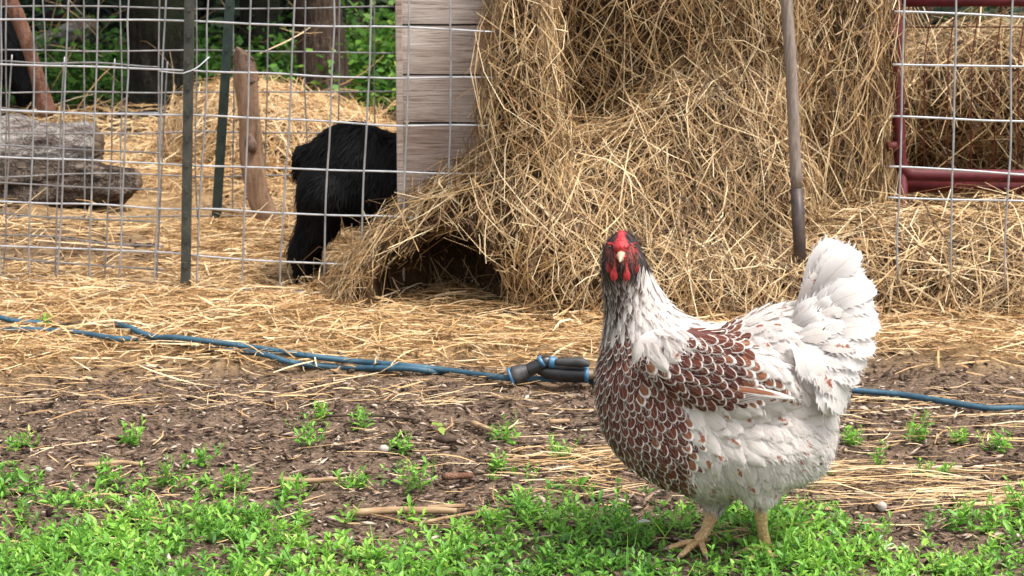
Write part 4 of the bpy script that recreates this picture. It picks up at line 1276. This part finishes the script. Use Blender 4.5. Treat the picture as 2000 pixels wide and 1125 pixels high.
# barbs that fray the tips
def fray(sel, per, L, Wd, rs):
    idx = np.repeat(np.flatnonzero(sel), per)
    m = len(idx)
    a = rs.integers(3, nt_ - 1, m); x = rs.uniform(-1, 1, m)
    x = np.where(a < nt_ - 2, np.sign(x) * 0.98, x)
    j = np.clip(((x + 1) / 2 * (ns_ - 1)), 0, ns_ - 1.001); j0 = j.astype(int); fj = (j - j0)[:, None]
    fa = rs.random(m)[:, None]
    g_ = lambda aa: Pv[idx, aa, j0] * (1 - fj) + Pv[idx, aa, j0 + 1] * fj
    p = g_(a) * (1 - fa) + g_(a + 1) * fa
    D = FD[idx] * 0.9 + FS[idx] * (x * 0.55)[:, None] + FNrm[idx] * rs.uniform(-0.15, 0.25, m)[:, None] + rs.normal(0, 0.12, (m, 3))
    D = unit(D - FNrm[idx] * (np.sum(D * FNrm[idx], 1) * 0.6)[:, None])
    Ls = rs.uniform(*L, m)
    return strands(p + D * Ls[:, None] * 0.3, D, FNrm[idx], Ls, rs.uniform(*Wd, m), rs.normal(0, 0.1, m), 0, 2, rs, 0.1, 0.2, True), idx
rf = np.random.default_rng(91)
front = (FNrm @ CF) < 0.35
FRAY = []
for sel, per, L_, W_, tv in ((np.isin(mat_i, (0, 1)) & front, 9, (0.004, 0.008), (0.0003, 0.0007), 0.42), (np.isin(mat_i, (3, 4, 5)) & front, 14, (0.005, 0.012), (0.0003, 0.0008), 0.85)):
    st_, id_x = fray(sel, per, L_, W_, rf)
    FRAY.append((st_[0], st_[1], np.clip(tv + rf.normal(0, 0.12, len(id_x)), 0, 1).repeat(6)))
# the 300 that show largest are parts of their own, the rest one mass
toward = -(FNrm @ CF)
score = np.where((toward > 0.15) & np.isin(FR, (0, 6, 5, 4)), Lf * Wf * toward * np.where(np.isin(FR, (0, 6)), 1.7, 1.0), 0)
own = np.argsort(-score)[:265]
isown = np.zeros(nF, bool); isown[own] = True
plume = link("plumage", mesh("plumage", Pv[~isown].reshape(-1, 3), (np.arange((~isown).sum())[:, None, None] * (nt_ * ns_) + gq[None]).reshape(-1, 4),
                             [M[k] for k in FM], True, {"tint": np.repeat(tnt[~isown], nt_ * ns_)}, np.tile(uvg, ((~isown).sum(), 1)), np.repeat(mat_i[~isown], len(gq))), hen)
tag(plume, kind="stuff")
for i in own:
    link("feather", mesh("feather", Pv[i].reshape(-1, 3), gq, M[FM[mat_i[i]]], True, {"tint": np.full(nt_ * ns_, tnt[i])}, uvg), hen)

# ---- long feathers: flight feathers of the wing and the tail
TAILB = []
def longfeather(name, base, mid, tip, wd, nrm, mat, parent, round_=0.45, camber=0.25, seed=0, ragged=0.02):
    rs = np.random.default_rng(seed)
    base, mid, tip = map(np.asarray, (base, mid, tip))
    t_ = np.array([0, .12, .25, .38, .5, .62, .73, .82, .9, .96, 1.0])
    c = np.outer((1 - t_) ** 2, base) + np.outer(2 * t_ * (1 - t_), 2 * mid - 0.5 * (base + tip)) + np.outer(t_ ** 2, tip)
    T = unit(np.gradient(c, axis=0))
    S = unit(np.cross(T, np.asarray(nrm, float))); N = np.cross(S, T)
    w = np.where(t_ > 1 - round_, np.sqrt(np.clip(1 - ((t_ - 1 + round_) / round_) ** 2, 0.015, 1)), 0.25 + 0.75 * sstep(0, 1 - round_, t_)) * wd / 2
    xs = np.linspace(-1, 1, 5)
    rg = rs.normal(0, ragged, (len(t_), 5)) * (t_[:, None] > 0.5) * np.abs(xs)[None]
    V = c[:, None] + S[:, None] * (w[:, None] * xs[None])[..., None] + T[:, None] * (rg * np.linalg.norm(tip - base))[..., None] - N[:, None] * (camber * w[:, None] * xs[None] ** 2)[..., None]
    if name.startswith("tail"):
        m = 60
        a = rs.integers(4, len(t_) - 1, m); sx = rs.uniform(-1, 1, m)
        sx = np.where(a < len(t_) - 3, np.sign(sx), sx)
        p = c[a] + S[a] * (w[a] * sx)[:, None] - N[a] * (camber * w[a] * sx ** 2)[:, None]
        D = T[a] * 0.85 + S[a] * (sx * 0.5)[:, None] + rs.normal(0, 0.12, (m, 3))
        Ls = rs.uniform(0.005, 0.013, m)
        TAILB.append(strands(p + unit(D) * Ls[:, None] * 0.3, D, N[a], Ls, rs.uniform(0.0004, 0.0011, m), rs.normal(0, 0.1, m), np.clip(rs.normal(0.95, 0.08, m), 0, 1), 2, rs, 0.1, 0.2, True))
    uv = np.stack(np.broadcast_arrays(xs[None] * (w / (wd / 2))[:, None], t_[:, None]), -1).reshape(-1, 2)
    F = np.array([(a * 5 + b, a * 5 + b + 1, (a + 1) * 5 + b + 1, (a + 1) * 5 + b) for a in range(len(t_) - 1) for b in range(4)])
    return link(name, mesh(name, V.reshape(-1, 3), F, mat, True, {"tint": np.full(len(uv), rs.random())}, uv), parent)

for side in (-1, 1):
    for i in range(8):
        s_ = i / 7
        b_ = H(1395 + 5 * s_, 757 + 22 * s_, side * (0.100 - 0.002 * s_))
        m_ = H(1462 - 20 * s_, 762 + 20 * s_, side * (0.108 - 0.0006 * i))
        t_ = H(1552 - 60 * s_ ** 2, 779 + 9 * s_ - 3 * math.sin(i), side * (0.100 - 0.001 * i))
        longfeather("flight_feather", b_, m_, t_, 0.0105, (0, side, 0.25), M['f_rust'] if i in (0, 1) else M['f_flight'], hen, 0.35, 0.2, 40 + i + 10 * (side > 0))

tips = [((1565, 590), (1592, 512), (1640, 474), 34), ((1575, 600), (1615, 540), (1668, 500), 46), ((1580, 610), (1630, 560), (1690, 522), 52), ((1590, 622), (1640, 585), (1702, 560), 54),
        ((1592, 640), (1645, 612), (1704, 596), 54), ((1595, 655), (1645, 640), (1712, 640), 54), ((1595, 675), (1645, 668), (1713, 672), 52), ((1592, 690), (1640, 695), (1692, 704), 52),
        ((1590, 705), (1632, 722), (1682, 742), 54), ((1585, 715), (1622, 750), (1664, 784), 54), ((1575, 720), (1605, 765), (1628, 806), 50)]
TB, TM, TT = [np.array([x[k] for x in tips], float) for k in range(3)]
def along(A, s):
    s = np.clip(s, 0, 1) * (len(A) - 1)
    return np.array([np.interp(s, range(len(A)), A[:, 0]), np.interp(s, range(len(A)), A[:, 1])])
rs = np.random.default_rng(63)
for side in (-1, 1):
    for i in range(17):
        k = i / 16
        b_, m_, t_ = along(TB, k), along(TM, k), along(TT, k)
        ln = 1 + rs.normal(-0.02, 0.07) * (i > 0)
        t_ = b_ + (t_ - b_) * ln + rs.normal(0, 4, 2) * (i > 0)
        m_ = b_ + (m_ - b_) * ln + rs.normal(0, 3, 2) * (i > 0)
        sp_ = 0.012 + 0.055 * k ** 0.8 + 0.0012 * (i % 3)
        longfeather("tail_feather", H(*b_, side * (0.010 + 0.5 * sp_)), H(*m_, side * (0.014 + sp_)), H(t_[0] - (6 if side > 0 else 0), t_[1] + (5 if side > 0 else 0), side * (0.006 + 0.85 * sp_)),
                    px(36 if i == 0 else 50 + rs.normal(0, 4)), (0.3, side, 0.45), M['f_tail'], hen, 0.24, 0.08, 70 + i + 20 * (side > 0), 0.035)
# tail coverts that veil the roots of the tail
rs = np.random.default_rng(61)
for side in (-1, 1):
    for i in range(20):
        k = (i + 0.5) / 20
        row = i % 2
        b0, t0 = along(TB, k), along(TT, k)
        d_ = (t0 - b0) / np.linalg.norm(t0 - b0)
        b_ = b0 - d_ * (30 + 26 * row) + rs.normal(0, 5, 2)
        ln = (92 if row == 0 else 78) + rs.normal(0, 9)
        sp_ = 0.020 + 0.058 * k ** 0.75 + (0.010 if row else 0.005)
        m_ = b_ + d_ * ln * 0.55 + [0, 3]; t_ = b_ + d_ * ln + rs.normal(0, 4, 2) + [0, 9]
        longfeather("tail_covert", H(*b_, side * (sp_ - 0.010)), H(*m_, side * (sp_ + 0.004)), H(*t_, side * (sp_ + 0.002)), px(32 + rs.normal(0, 4)), (0.3, side, 0.45), M['f_tail'] if i % 3 else M['f_sadd'], hen, 0.4, 0.12, 200 + i + 40 * (side > 0), 0.04)

# ---- down: soft barbs on belly, thighs and vent
t = NT("grey white down")
dcol = t.ramp(t.attr("tint"), [(0.0, (0.22, 0.19, 0.175)), (0.35, (0.50, 0.45, 0.425)), (1.0, (0.80, 0.76, 0.74))])
M['down'] = t.fin(dcol, 0.8, 0.1, 0, 0.3)
def barbs(mask, n, L, Wd, mat, tint, out, dirn=None, seed=0):
    rs = np.random.default_rng(seed)
    idx = np.flatnonzero(mask)
    idx = rs.choice(idx, n)
    P = C[idx] + rs.normal(0, 0.002, (n, 3)); N = grad(hen_f, P)
    D = flow(P, N)
    D = unit(D + N * (out * rs.uniform(0.3, 1.5, n))[:, None] + rs.normal(0, 0.22, (n, 3)))
    Ls = rs.uniform(*L, n)
    return strands(P + D * Ls[:, None] * 0.42, D, N, Ls, rs.uniform(*Wd, n), rs.normal(0, 0.12, n), np.clip(rs.normal(tint, 0.2, n), 0, 1), 3, rs, 0.2, 0.15, True)
lowq = q[:, 1]
S = [barbs(fluff & (lowq < 930), 5200, (0.009, 0.020), (0.0004, 0.0010), None, 0.85, 0.30, seed=1),
     barbs(fluff & (lowq >= 915), 4200, (0.008, 0.017), (0.0004, 0.0011), None, 0.6, 0.32, seed=2),
     barbs((reg == 4) & ~face, 2600, (0.010, 0.020), (0.0004, 0.0010), None, 0.9, 0.25, seed=3),
     barbs((reg == 5), 900, (0.012, 0.026), (0.0004, 0.0011), None, 0.95, 0.22, seed=4)] + FRAY + TAILB
V, F, T = cat_str(S)
tag(link("down", mesh("down", V, F, M['down'], True, {"tint": T}), hen), kind="stuff")
t = NT("dark hackle barbs")
M['darkbarb'] = t.fin(t.ramp(t.attr("tint"), [(0, (0.018, 0.012, 0.011)), (0.6, (0.05, 0.036, 0.033)), (1, (0.24, 0.20, 0.18))]), 0.7, 0.2)
headcap = face & (q[:, 1] < 471) & (np.abs(q[:, 0] - 1213) > 10)
S = [barbs(reg == 2, 1500, (0.012, 0.026), (0.0006, 0.0014), None, 0.45, 0.10, seed=5), barbs(headcap, 450, (0.004, 0.008), (0.0006, 0.0012), None, 0.35, 0.2, seed=6), barbs(backhead, 1300, (0.008, 0.018), (0.0006, 0.0014), None, 0.4, 0.12, seed=7)]
V, F, T = cat_str(S)
tag(link("hackle_barbs", mesh("hackle_barbs", V, F, M['darkbarb'], True, {"tint": T}), hen), kind="stuff")

# ---- head: comb, beak, eyes, wattles, ear lobes
t = NT("red comb skin")
fr_ = t.noise(260, 4, 0.7)
t.bump(fr_, 0.6, 0.003)
M['comb'] = t.fin(t.ramp(fr_, [(0.3, (0.30, 0.012, 0.016)), (0.65, (0.52, 0.04, 0.045)), (0.85, (0.62, 0.13, 0.11))]), 0.45, 0.35)
M['comb'].node_tree.nodes["Principled BSDF"].inputs["Subsurface Weight"].default_value = 0.15
M['comb'].node_tree.nodes["Principled BSDF"].inputs["Subsurface Radius"].default_value = (0.01, 0.002, 0.002)
M['beak'] = simple("horn beak", (0.30, 0.20, 0.12), (0.52, 0.40, 0.27), 120, 0.4, 0.4)
M['eye'] = simple("amber eye", (0.10, 0.025, 0.008), (0.2, 0.05, 0.01), 200, 0.1, 0.6)
M['pupil'] = simple("black pupil", (0.004, 0.003, 0.003), (0.006, 0.005, 0.005), 50, 0.08, 0.6)
def sdfpart(name, f, c, r, h, mat, parent):
    c = np.asarray(c)
    V, F = nets(f, c - r, c + r, h)
    V = V - f(V)[:, None] * grad(f, V)
    return link(name, mesh(name, V, F, mat), parent)
cf = union([hc((1213, 484, HD - 0.032), (1213, 474, HD - 0.026), 11, 9), hc((1213, 474, HD - 0.026), (1214, 459, HD - 0.008), 9, 7), hc((1214, 459, HD - 0.008), (1216, 455, HD + 0.018), 7, 5), hc((1206, 481, HD - 0.029), (1221, 481, HD - 0.029), 7, 7)], 0.006)
sdfpart("comb", lambda p: cf(p) + 0.0011 * noise3(p[..., 0] * 420, p[..., 1] * 420, p[..., 2] * 420, 3), H(1213, 470, HD - 0.012), 0.042, 0.0016, M['comb'], hen)
bk = union([hc((1214, 493, HD - 0.030), (1212, 500, HD - 0.046), 8, 6.2), hc((1212, 500, HD - 0.046), (1211, 511, HD - 0.056), 6.2, 2.0)], 0.004)
bk2 = union([hc((1214, 504, HD - 0.030), (1212, 509, HD - 0.046), 7, 3)], 0.004)
sdfpart("beak", union([bk, bk2], 0.0015), H(1213, 502, HD - 0.04), 0.028, 0.0014, M['beak'], hen)
for k, (u, v_) in enumerate(((1203, 497), (1221, 496))):
    sdfpart("nostril_skin", hc((u, v_, HD - 0.027), (u + (2 if k == 0 else -2), v_ + 6, HD - 0.034), 5.5, 4), H(u, v_, HD - 0.03), 0.016, 0.0014, M['comb'], hen)
for u, sx in ((1193, -1), (1238, 1)):
    e = sdfpart("eye", ell(H(u, 483, HD - 0.019), (px(5.6), px(6.4), px(5.6))), H(u, 483, HD - 0.019), 0.009, 0.0007, M['eye'], hen)
    sdfpart("pupil", ell(H(u + sx * 1.0, 482.5, HD - 0.0215), (px(3.4), px(3.4), px(3.4))), H(u + sx, 482.5, HD - 0.0215), 0.005, 0.0005, M['pupil'], e)
    sdfpart("eyelid", union([hc((u - sx * 7, 478, HD - 0.024), (u + sx * 5, 475.5, HD - 0.016), 2.6, 2.4), hc((u - sx * 6, 487.5, HD - 0.0235), (u + sx * 5, 488.5, HD - 0.0155), 2.2, 2.0)], 0.001), H(u, 482, HD - 0.02), 0.016, 0.0009, M['comb'], hen)
for u, du in ((1202, -3), (1223, 1)):
    wf = union([hc((u, 506, HD - 0.030), (u + du * .4, 524, HD - 0.036), 3.2, 3.2), ell(H(u + du, 538, HD - 0.037), (px(7), px(4.5), px(11)))], 0.005)
    sdfpart("wattle", wf, H(u, 525, HD - 0.032), 0.028, 0.0014, M['comb'], hen)
for u, sx in ((1190, -1), (1242, 1)):
    ef = union([ell(H(u, 514, HD - 0.018), (px(7), px(7), px(16))), ell(H(u - sx * 2, 525, HD - 0.021), (px(6.5), px(6), px(8)))], 0.006)
    sdfpart("ear_lobe", ef, H(u, 515, HD - 0.013), 0.026, 0.0015, M['comb'], hen)

# ---- legs and feet
t = NT("yellow scaly shank")
vo = t.n("TexVoronoi", Scale=260.0)
t.l(t.n("TexCoord").outputs["Object"], vo.inputs["Vector"])
cl = t.ramp(vo.outputs["Distance"], [(0.1, (0.74, 0.54, 0.29)), (0.6, (0.50, 0.33, 0.17))])
cl = t.mix(0.5, cl, t.ramp(t.noise(25, 3), [(0.35, (0.55, 0.42, 0.33)), (0.65, (1, 1, 1))]), 'MULTIPLY')
t.bump(vo.outputs["Distance"], 0.5, 0.002)
M['shank'] = t.fin(cl, 0.5, 0.35)
M['claw'] = simple("horn claw", (0.2, 0.14, 0.09), (0.35, 0.27, 0.19), 60, 0.4)
for (hip, knee, foot, dyk) in (((1400, 965), (1392, 1000), (1366, 1086), 0.03), ((1484, 950), (1484, 985), (1494, 1096), -0.045)):
    g0 = G(*foot); g0[2] = float(gz(g0[0], g0[1])) + 0.006
    kn = H(*knee, dyk * 0.9)
    hp_ = H(*hip, dyk)
    mid = kn * 0.45 + g0 * 0.55
    v, f = tube(smoothline([hp_, kn, mid, g0 + [0, 0, 0.012], g0], 5), np.interp(np.linspace(0, 4, 21), [0, 1, 2, 3, 4], [0.013, 0.0100, 0.0076, 0.0082, 0.007]), 12, True, None, 0.06, 3, 200)
    leg = link("leg", mesh("leg", v, f, M['shank']), hen)
    for a, L in ((R(200), 0.048), (R(238), 0.058), (R(276), 0.046), (R(52), 0.022)):
        d = np.array([math.cos(a), math.sin(a), 0])
        tp_ = [g0 + [0, 0, 0.004], g0 + d * L * 0.4 + [0, 0, 0.008], g0 + d * L * 0.8 + [0, 0, 0.0045], g0 + d * L + [0, 0, 0.003]]
        v, f = tube(smoothline(tp_, 4), np.linspace(0.0056, 0.0036, 13), 8)
        toe = link("toe", mesh("toe", v, f, M['shank']), leg)
        v, f = tube([g0 + d * L * 0.97 + [0, 0, 0.003], g0 + d * (L + 0.007) + [0, 0, 0.003], g0 + d * (L + 0.013) + [0, 0, -0.001]], [0.0028, 0.002, 0.0005], 6)
        link("claw", mesh("claw", v, f, M['claw']), leg)

# ================================================================== WEEDS
t = NT("fresh weed leaves")
col = t.ramp(t.attr("tint"), [(0.0, (0.045, 0.13, 0.024)), (0.35, (0.125, 0.31, 0.040)), (0.7, (0.23, 0.48, 0.060)), (0.92, (0.36, 0.56, 0.09)), (0.97, (0.50, 0.50, 0.12)), (1.0, (0.36, 0.48, 0.30))])
M['weed'] = t.fin(col, 0.45, 0.4, 0, 0.35)
def weedmesh(X, Y, hgt, nl, leafL, rs, base_t=None):
    """small upright weeds: stem ribbons plus lance-shaped leaves"""
    n = len(X)
    Z = gz(X, Y) + 0.004
    lean = rs.normal(0, 0.35, (n, 2))
    B = np.stack([X, Y, Z], -1); Tt = B + np.stack([lean[:, 0] * hgt, lean[:, 1] * hgt, hgt], -1)
    tb = rs.random(n) if base_t is None else base_t
    st = strands((B + Tt) / 2, Tt - B, unit(rs.normal(0, 1, (n, 3))), np.linalg.norm(Tt - B, axis=1), 0.0016, rs.normal(0, 0.08, n), tb * 0.6, 2, rs)
    pl = np.repeat(np.arange(n), nl); m = len(pl)
    s = np.tile((np.arange(nl) + 0.6) / nl, n) * rs.uniform(0.85, 1.05, m)
    s = np.clip(s, 0.1, 1.0)
    P = B[pl] + (Tt - B)[pl] * s[:, None]
    az = np.tile(np.arange(nl) * 2.4, n) + rs.random(n)[pl] * 6.28 + rs.normal(0, 0.4, m)
    el = rs.normal(0.35, 0.3, m) + 0.5 * s ** 2
    D = np.stack([np.cos(az) * np.cos(el), np.sin(az) * np.cos(el), np.sin(el)], -1)
    N = unit(np.array([0, 0, 1.0]) - D * D[:, 2:3] + rs.normal(0, 0.25, (m, 3)))
    S_ = unit(np.cross(D, N)); N = np.cross(S_, D)
    L = leafL * rs.uniform(0.55, 1.25, m) * (1 - 0.35 * s); Wd = L * rs.uniform(0.30, 0.42, m)
    o = np.array([[0, 0, 0], [.3, .42, .05], [.3, 0, -.02], [.3, -.42, .05], [.68, .40, .05], [.68, 0, -.03], [.68, -.40, .05], [1, 0, -.10]])
    V = P[:, None] + D[:, None] * (L[:, None] * o[:, 0])[..., None] + S_[:, None] * (Wd[:, None] * o[:, 1])[..., None] + N[:, None] * (L[:, None] * o[:, 2])[..., None]
    qd = np.array([[0, 1, 2, 2], [0, 2, 3, 3]])
    tri = np.array([[0, 2, 1], [0, 3, 2], [1, 2, 4], [2, 5, 4], [2, 3, 5], [3, 6, 5], [4, 5, 7], [5, 6, 7]])
    F = (np.arange(m)[:, None, None] * 8 + tri[None]).reshape(-1, 3)
    tv = np.clip(0.5 * tb[pl] + 0.5 * rs.random(m) + 0.15 * s - 0.08, 0, 1)
    Vs, Fs, Ts = st
    Fs = np.concatenate([Fs[:, [0, 1, 2]], Fs[:, [0, 2, 3]]])
    return np.concatenate([V.reshape(-1, 3), Vs]), np.concatenate([F, Fs + 8 * m]), np.concatenate([np.repeat(tv, 8), Ts])

rs = np.random.default_rng(33)
n = 31000
X = rs.uniform(-1.4, 1.4, n); Y = rs.uniform(2.6, 3.6, n)
d = weed_edge(X) - Y + 0.09 * fbm(X * 6, Y * 8, 1, 3, 71)
pk = sstep(-0.03, 0.09, d) * (0.15 + 0.85 * sstep(-0.28, 0.12, fbm(X * 8, Y * 11, 4, 3, 72)))
pk = np.maximum(pk, 0.10 * sstep(-0.20, -0.02, d))
k = rs.random(n) < pk * 0.42
X, Y = X[k], Y[k]
hw = 0.007 + 0.036 * rs.random(len(X)) ** 1.8 * (0.75 + 0.25 * sstep(0, 0.2, d[k]))
for fu, fv in ((1366, 1086), (1494, 1096)):             # trodden low round the hen's feet
    g0 = G(fu, fv)
    hw *= 0.7 + 0.3 * sstep(0.02, 0.06, np.hypot(X - g0[0], (Y - g0[1] + 0.03)))
bt = np.clip(0.5 + 0.9 * fbm(X * 7, Y * 7, 8, 3, 73) + rs.normal(0, 0.22, len(X)), 0, 1)
w1 = rs.random(len(X)) < 0.8
parts3 = [weedmesh(X[w1], Y[w1], hw[w1], 8, 0.0175, rs, bt[w1]), weedmesh(X[~w1], Y[~w1], hw[~w1] * 1.2, 6, 0.025, rs, bt[~w1] * 0.8)]
gi_ = rs.random(len(X)) < 0.35                           # blades of grass among them
Xg, Yg = X[gi_] + rs.normal(0, 0.01, gi_.sum()), Y[gi_] + rs.normal(0, 0.01, gi_.sum())
ng = len(Xg); Lg = rs.uniform(0.02, 0.07, ng)
Dg = unit(np.stack([rs.normal(0, 0.6, ng), rs.normal(0, 0.6, ng), np.ones(ng)], -1))
Vg, Fg, Tg = strands(np.stack([Xg, Yg, gz(Xg, Yg)], -1) + Dg * Lg[:, None] * 0.45, Dg, unit(rs.normal(0, 1, (ng, 3))), Lg, rs.uniform(0.001, 0.0025, ng), rs.normal(0, 0.15, ng), rs.uniform(0.1, 0.95, ng), 3, rs, 0.15, 0.15)
parts3.append((Vg, np.concatenate([Fg[:, [0, 1, 2]], Fg[:, [0, 2, 3]]]), Tg))
V, F, T = cat_str(parts3)
tag(link("weeds", mesh("weeds", V, F, M['weed'], True, {"tint": T})), "bright green low weeds carpeting the front of the yard", "weeds", kind="stuff")

WL = {(632, 820): "small weed tuft growing right beside the long dark twig", (600, 868): "tall slim weed growing in front of the long dark twig", (790, 885): "weed tuft between the round pebble and the bark chunk",
      (985, 868): "weed tuft at the end of the stubby peeled stick", (90, 662): "tiny weed growing through straw beside the blue hose", (1668, 868): "weed tuft on bare soil below the hen's tail",
      (210, 945): "weed tuft growing in front of the pale wood splinter", (560, 975): "low weed tuft in front of the long tan stick", (690, 950): "weed tuft at the end of the long tan half buried stick",
      (800, 960): "wide weed clump growing beside the reddish bark piece", (1712, 920): "slim weed with few leaves beside the flattened straw", (1790, 875): "leafy weed clump standing behind the flattened straw"}
for i, (u, v_, h_, w_) in enumerate(((40, 870, .03, .8), (262, 862, .035, 1), (600, 868, .055, 1), (632, 820, .036, .8), (703, 835, .036, .9), (790, 885, .03, .9), (985, 868, .04, 1), (395, 905, .03, .9), (210, 945, .045, 1.2), (330, 955, .045, 1.2), (455, 960, .035, 1.2),
                               (1668, 868, .035, .8), (1790, 875, .045, 1.1), (1712, 920, .05, .5), (1945, 885, .04, 1), (1815, 925, .03, .9), (90, 662, .03, .7), (1100, 905, .04, .7), (970, 925, .03, .7), (800, 960, .05, 1.4), (560, 975, .03, 1.3), (690, 950, .03, 1.1), (1870, 870, .02, .6), (1985, 1000, .04, 1))):
    lb = WL.get((u, v_))
    p = G(u, v_)
    m = int(5 + 5 * w_)
    Xs = p[0] + rs.normal(0, 0.012 * w_, m); Ys = p[1] + rs.normal(0, 0.010 * w_, m)
    Xs[0], Ys[0] = p[0], p[1]
    V, F, T = weedmesh(Xs, Ys, h_ * rs.uniform(0.5, 1.1, m), 7, 0.018 * (0.7 + 0.3 * w_), rs, rs.uniform(0.3, 0.9, m))
    o = empty("weed_seedling", (p[0], p[1], float(gz(p[0], p[1]))), lb or "small green weed tuft growing by itself in bare soil", "weed", "single weed tufts in the bare soil")
    link("leaves", mesh("leaves", V, F, M['weed'], True, {"tint": T}), o)

# ================================================================== STICKS, STONES AND OTHER BITS
M['stick'] = simple("pale barkless stick", (0.20, 0.115, 0.06), (0.44, 0.31, 0.19), 30, 0.8, 0.15, bump=0.4, stretch=(0.6, 3, 3))
M['twig'] = simple("dark twig", (0.03, 0.02, 0.015), (0.09, 0.06, 0.045), 40, 0.85, 0.15, bump=0.4)
M['stone'] = simple("pale stone", (0.30, 0.26, 0.22), (0.52, 0.47, 0.42), 60, 0.8, 0.2, bump=0.3)
def stick(name, label, cat, pts, r, mat, seed, rough=0.18):
    P = []
    for u, v_ in pts:
        p = G(u, v_); p[2] = float(gz(p[0], p[1])) + 0.013 + r * 0.4
        P.append(p)
    P = smoothline(P, 5) if len(P) > 2 else np.linspace(P[0], P[1], 6)
    rr = r * np.linspace(1.05, 0.8, len(P))
    v, f = tube(P, rr, 9, True, None, rough, seed, 90)
    return tag(link(name, mesh(name, v, f, mat)), label, cat)
stick("stick", "thick pale stick lying at the weeds' edge, dark at one end", "stick", [(684, 1024), (760, 1018), (850, 1015), (892, 1016)], 0.0058, M['stick'], 1)
stick("stick", "short pale stick lying behind the thick pale stick", "stick", [(835, 1010), (908, 1004)], 0.0042, M['stick'], 2)
stick("stick", "thin pale split stick just in front of the thick pale stick", "stick", [(810, 1042), (850, 1030), (962, 1018)], 0.0030, M['stick'], 3)
stick("twig", "long thin dark twig on the bare soil behind the weed tufts", "twig", [(636, 824), (700, 820), (760, 826), (812, 831)], 0.0026, M['twig'], 4)
stick("stick", "stubby peeled stick on bare soil next to a weed tuft", "stick", [(922, 843), (968, 860)], 0.0048, M['stick'], 5)
stick("stick", "short tan stick on bare soil beside the hen's breast", "stick", [(1074, 842), (1112, 840)], 0.0042, M['stick'], 6)
stick("stick", "long tan stick half buried among the scattered weed tufts", "stick", [(545, 948), (600, 946), (660, 947)], 0.0050, M['stick'], 7)
stick("stick", "reddish piece of bark among the weeds", "bark", [(865, 948), (922, 940)], 0.0062, M['redbark'], 8, 0.35)
stick("twig", "thin dark twig on the soil beside the flattened straw", "twig", [(1880, 925), (1960, 918), (2010, 921)], 0.0022, M['twig'], 9)
stick("stick", "pale wood splinter lying flat near the left weeds", "stick", [(165, 915), (230, 908), (272, 909)], 0.0040, M['stick'], 10, 0.4)
def rock(name, label, cat, u, v_, r, mat, seed):
    p = G(u, v_); p[2] = float(gz(p[0], p[1])) + 0.010 + r[2] * 0.5
    f = ell(p, r)
    fn = lambda x: f(x) + 0.25 * min(r) * fbm(x[..., 0] / max(r) * 1.6, x[..., 1] / max(r) * 1.6, x[..., 2] / max(r) * 1.6, 2, seed)
    V, F = nets(fn, p - np.array(r) * 1.6, p + np.array(r) * 1.6, min(r) / 2.5)
    return tag(link(name, mesh(name, V, F, mat)), label, cat)
rock("bark_chunk", "dark brown chunk of bark lying on the open soil", "bark", 870, 874, (0.020, 0.008, 0.007), M['twig'], 1)
rock("pebble", "round pale pebble on the soil near the bark chunk", "pebble", 750, 890, (0.0085, 0.008, 0.007), M['stone'], 2)
rock("pebble", "pale pebble lying in front of the flattened straw", "pebble", 1722, 1010, (0.0075, 0.007, 0.008), M['stone'], 3)
rock("pebble", "small pale pebble near the wood splinter", "pebble", 95, 924, (0.006, 0.006, 0.005), M['stone'], 4)
rock("pebble", "dark stone lying beside the hose behind the hen's tail", "pebble", 1650, 782, (0.014, 0.011, 0.010), M['twig'], 5)
# shed white feathers
for (u, v_, lb) in ((1292, 974, "small white shed feather lying under the hen's breast"), (1240, 1062, "white shed feather among the weeds before the hen")):
    p = G(u, v_); p[2] = float(gz(p[0], p[1])) + 0.026
    o = longfeather("shed_feather", p, p + [0.009, -0.003, 0.006], p + [0.020, -0.008, 0.006], 0.012, (0.1, -0.5, 1), M['f_tail'], None, 0.5, 0.4, 5, 0.06)
    tag(o, lb, "feather")
# a yellow-green leaf on the bark chunk
p = G(860, 862); p[2] = float(gz(p[0], p[1])) + 0.024
V, F, T = leaves(np.array([p, p + [0.004, 0, 0.001], p + [-0.006, 0.004, 0.0]]), 0.024, np.random.default_rng(2), 0.4, np.array([1.0, 0.95, 0.98]))
tag(link("wilted_leaf", mesh("wilted_leaf", V, F, M['under'], True, {"tint": T})), "wilted yellow green leaf resting on the bark chunk", "leaf")
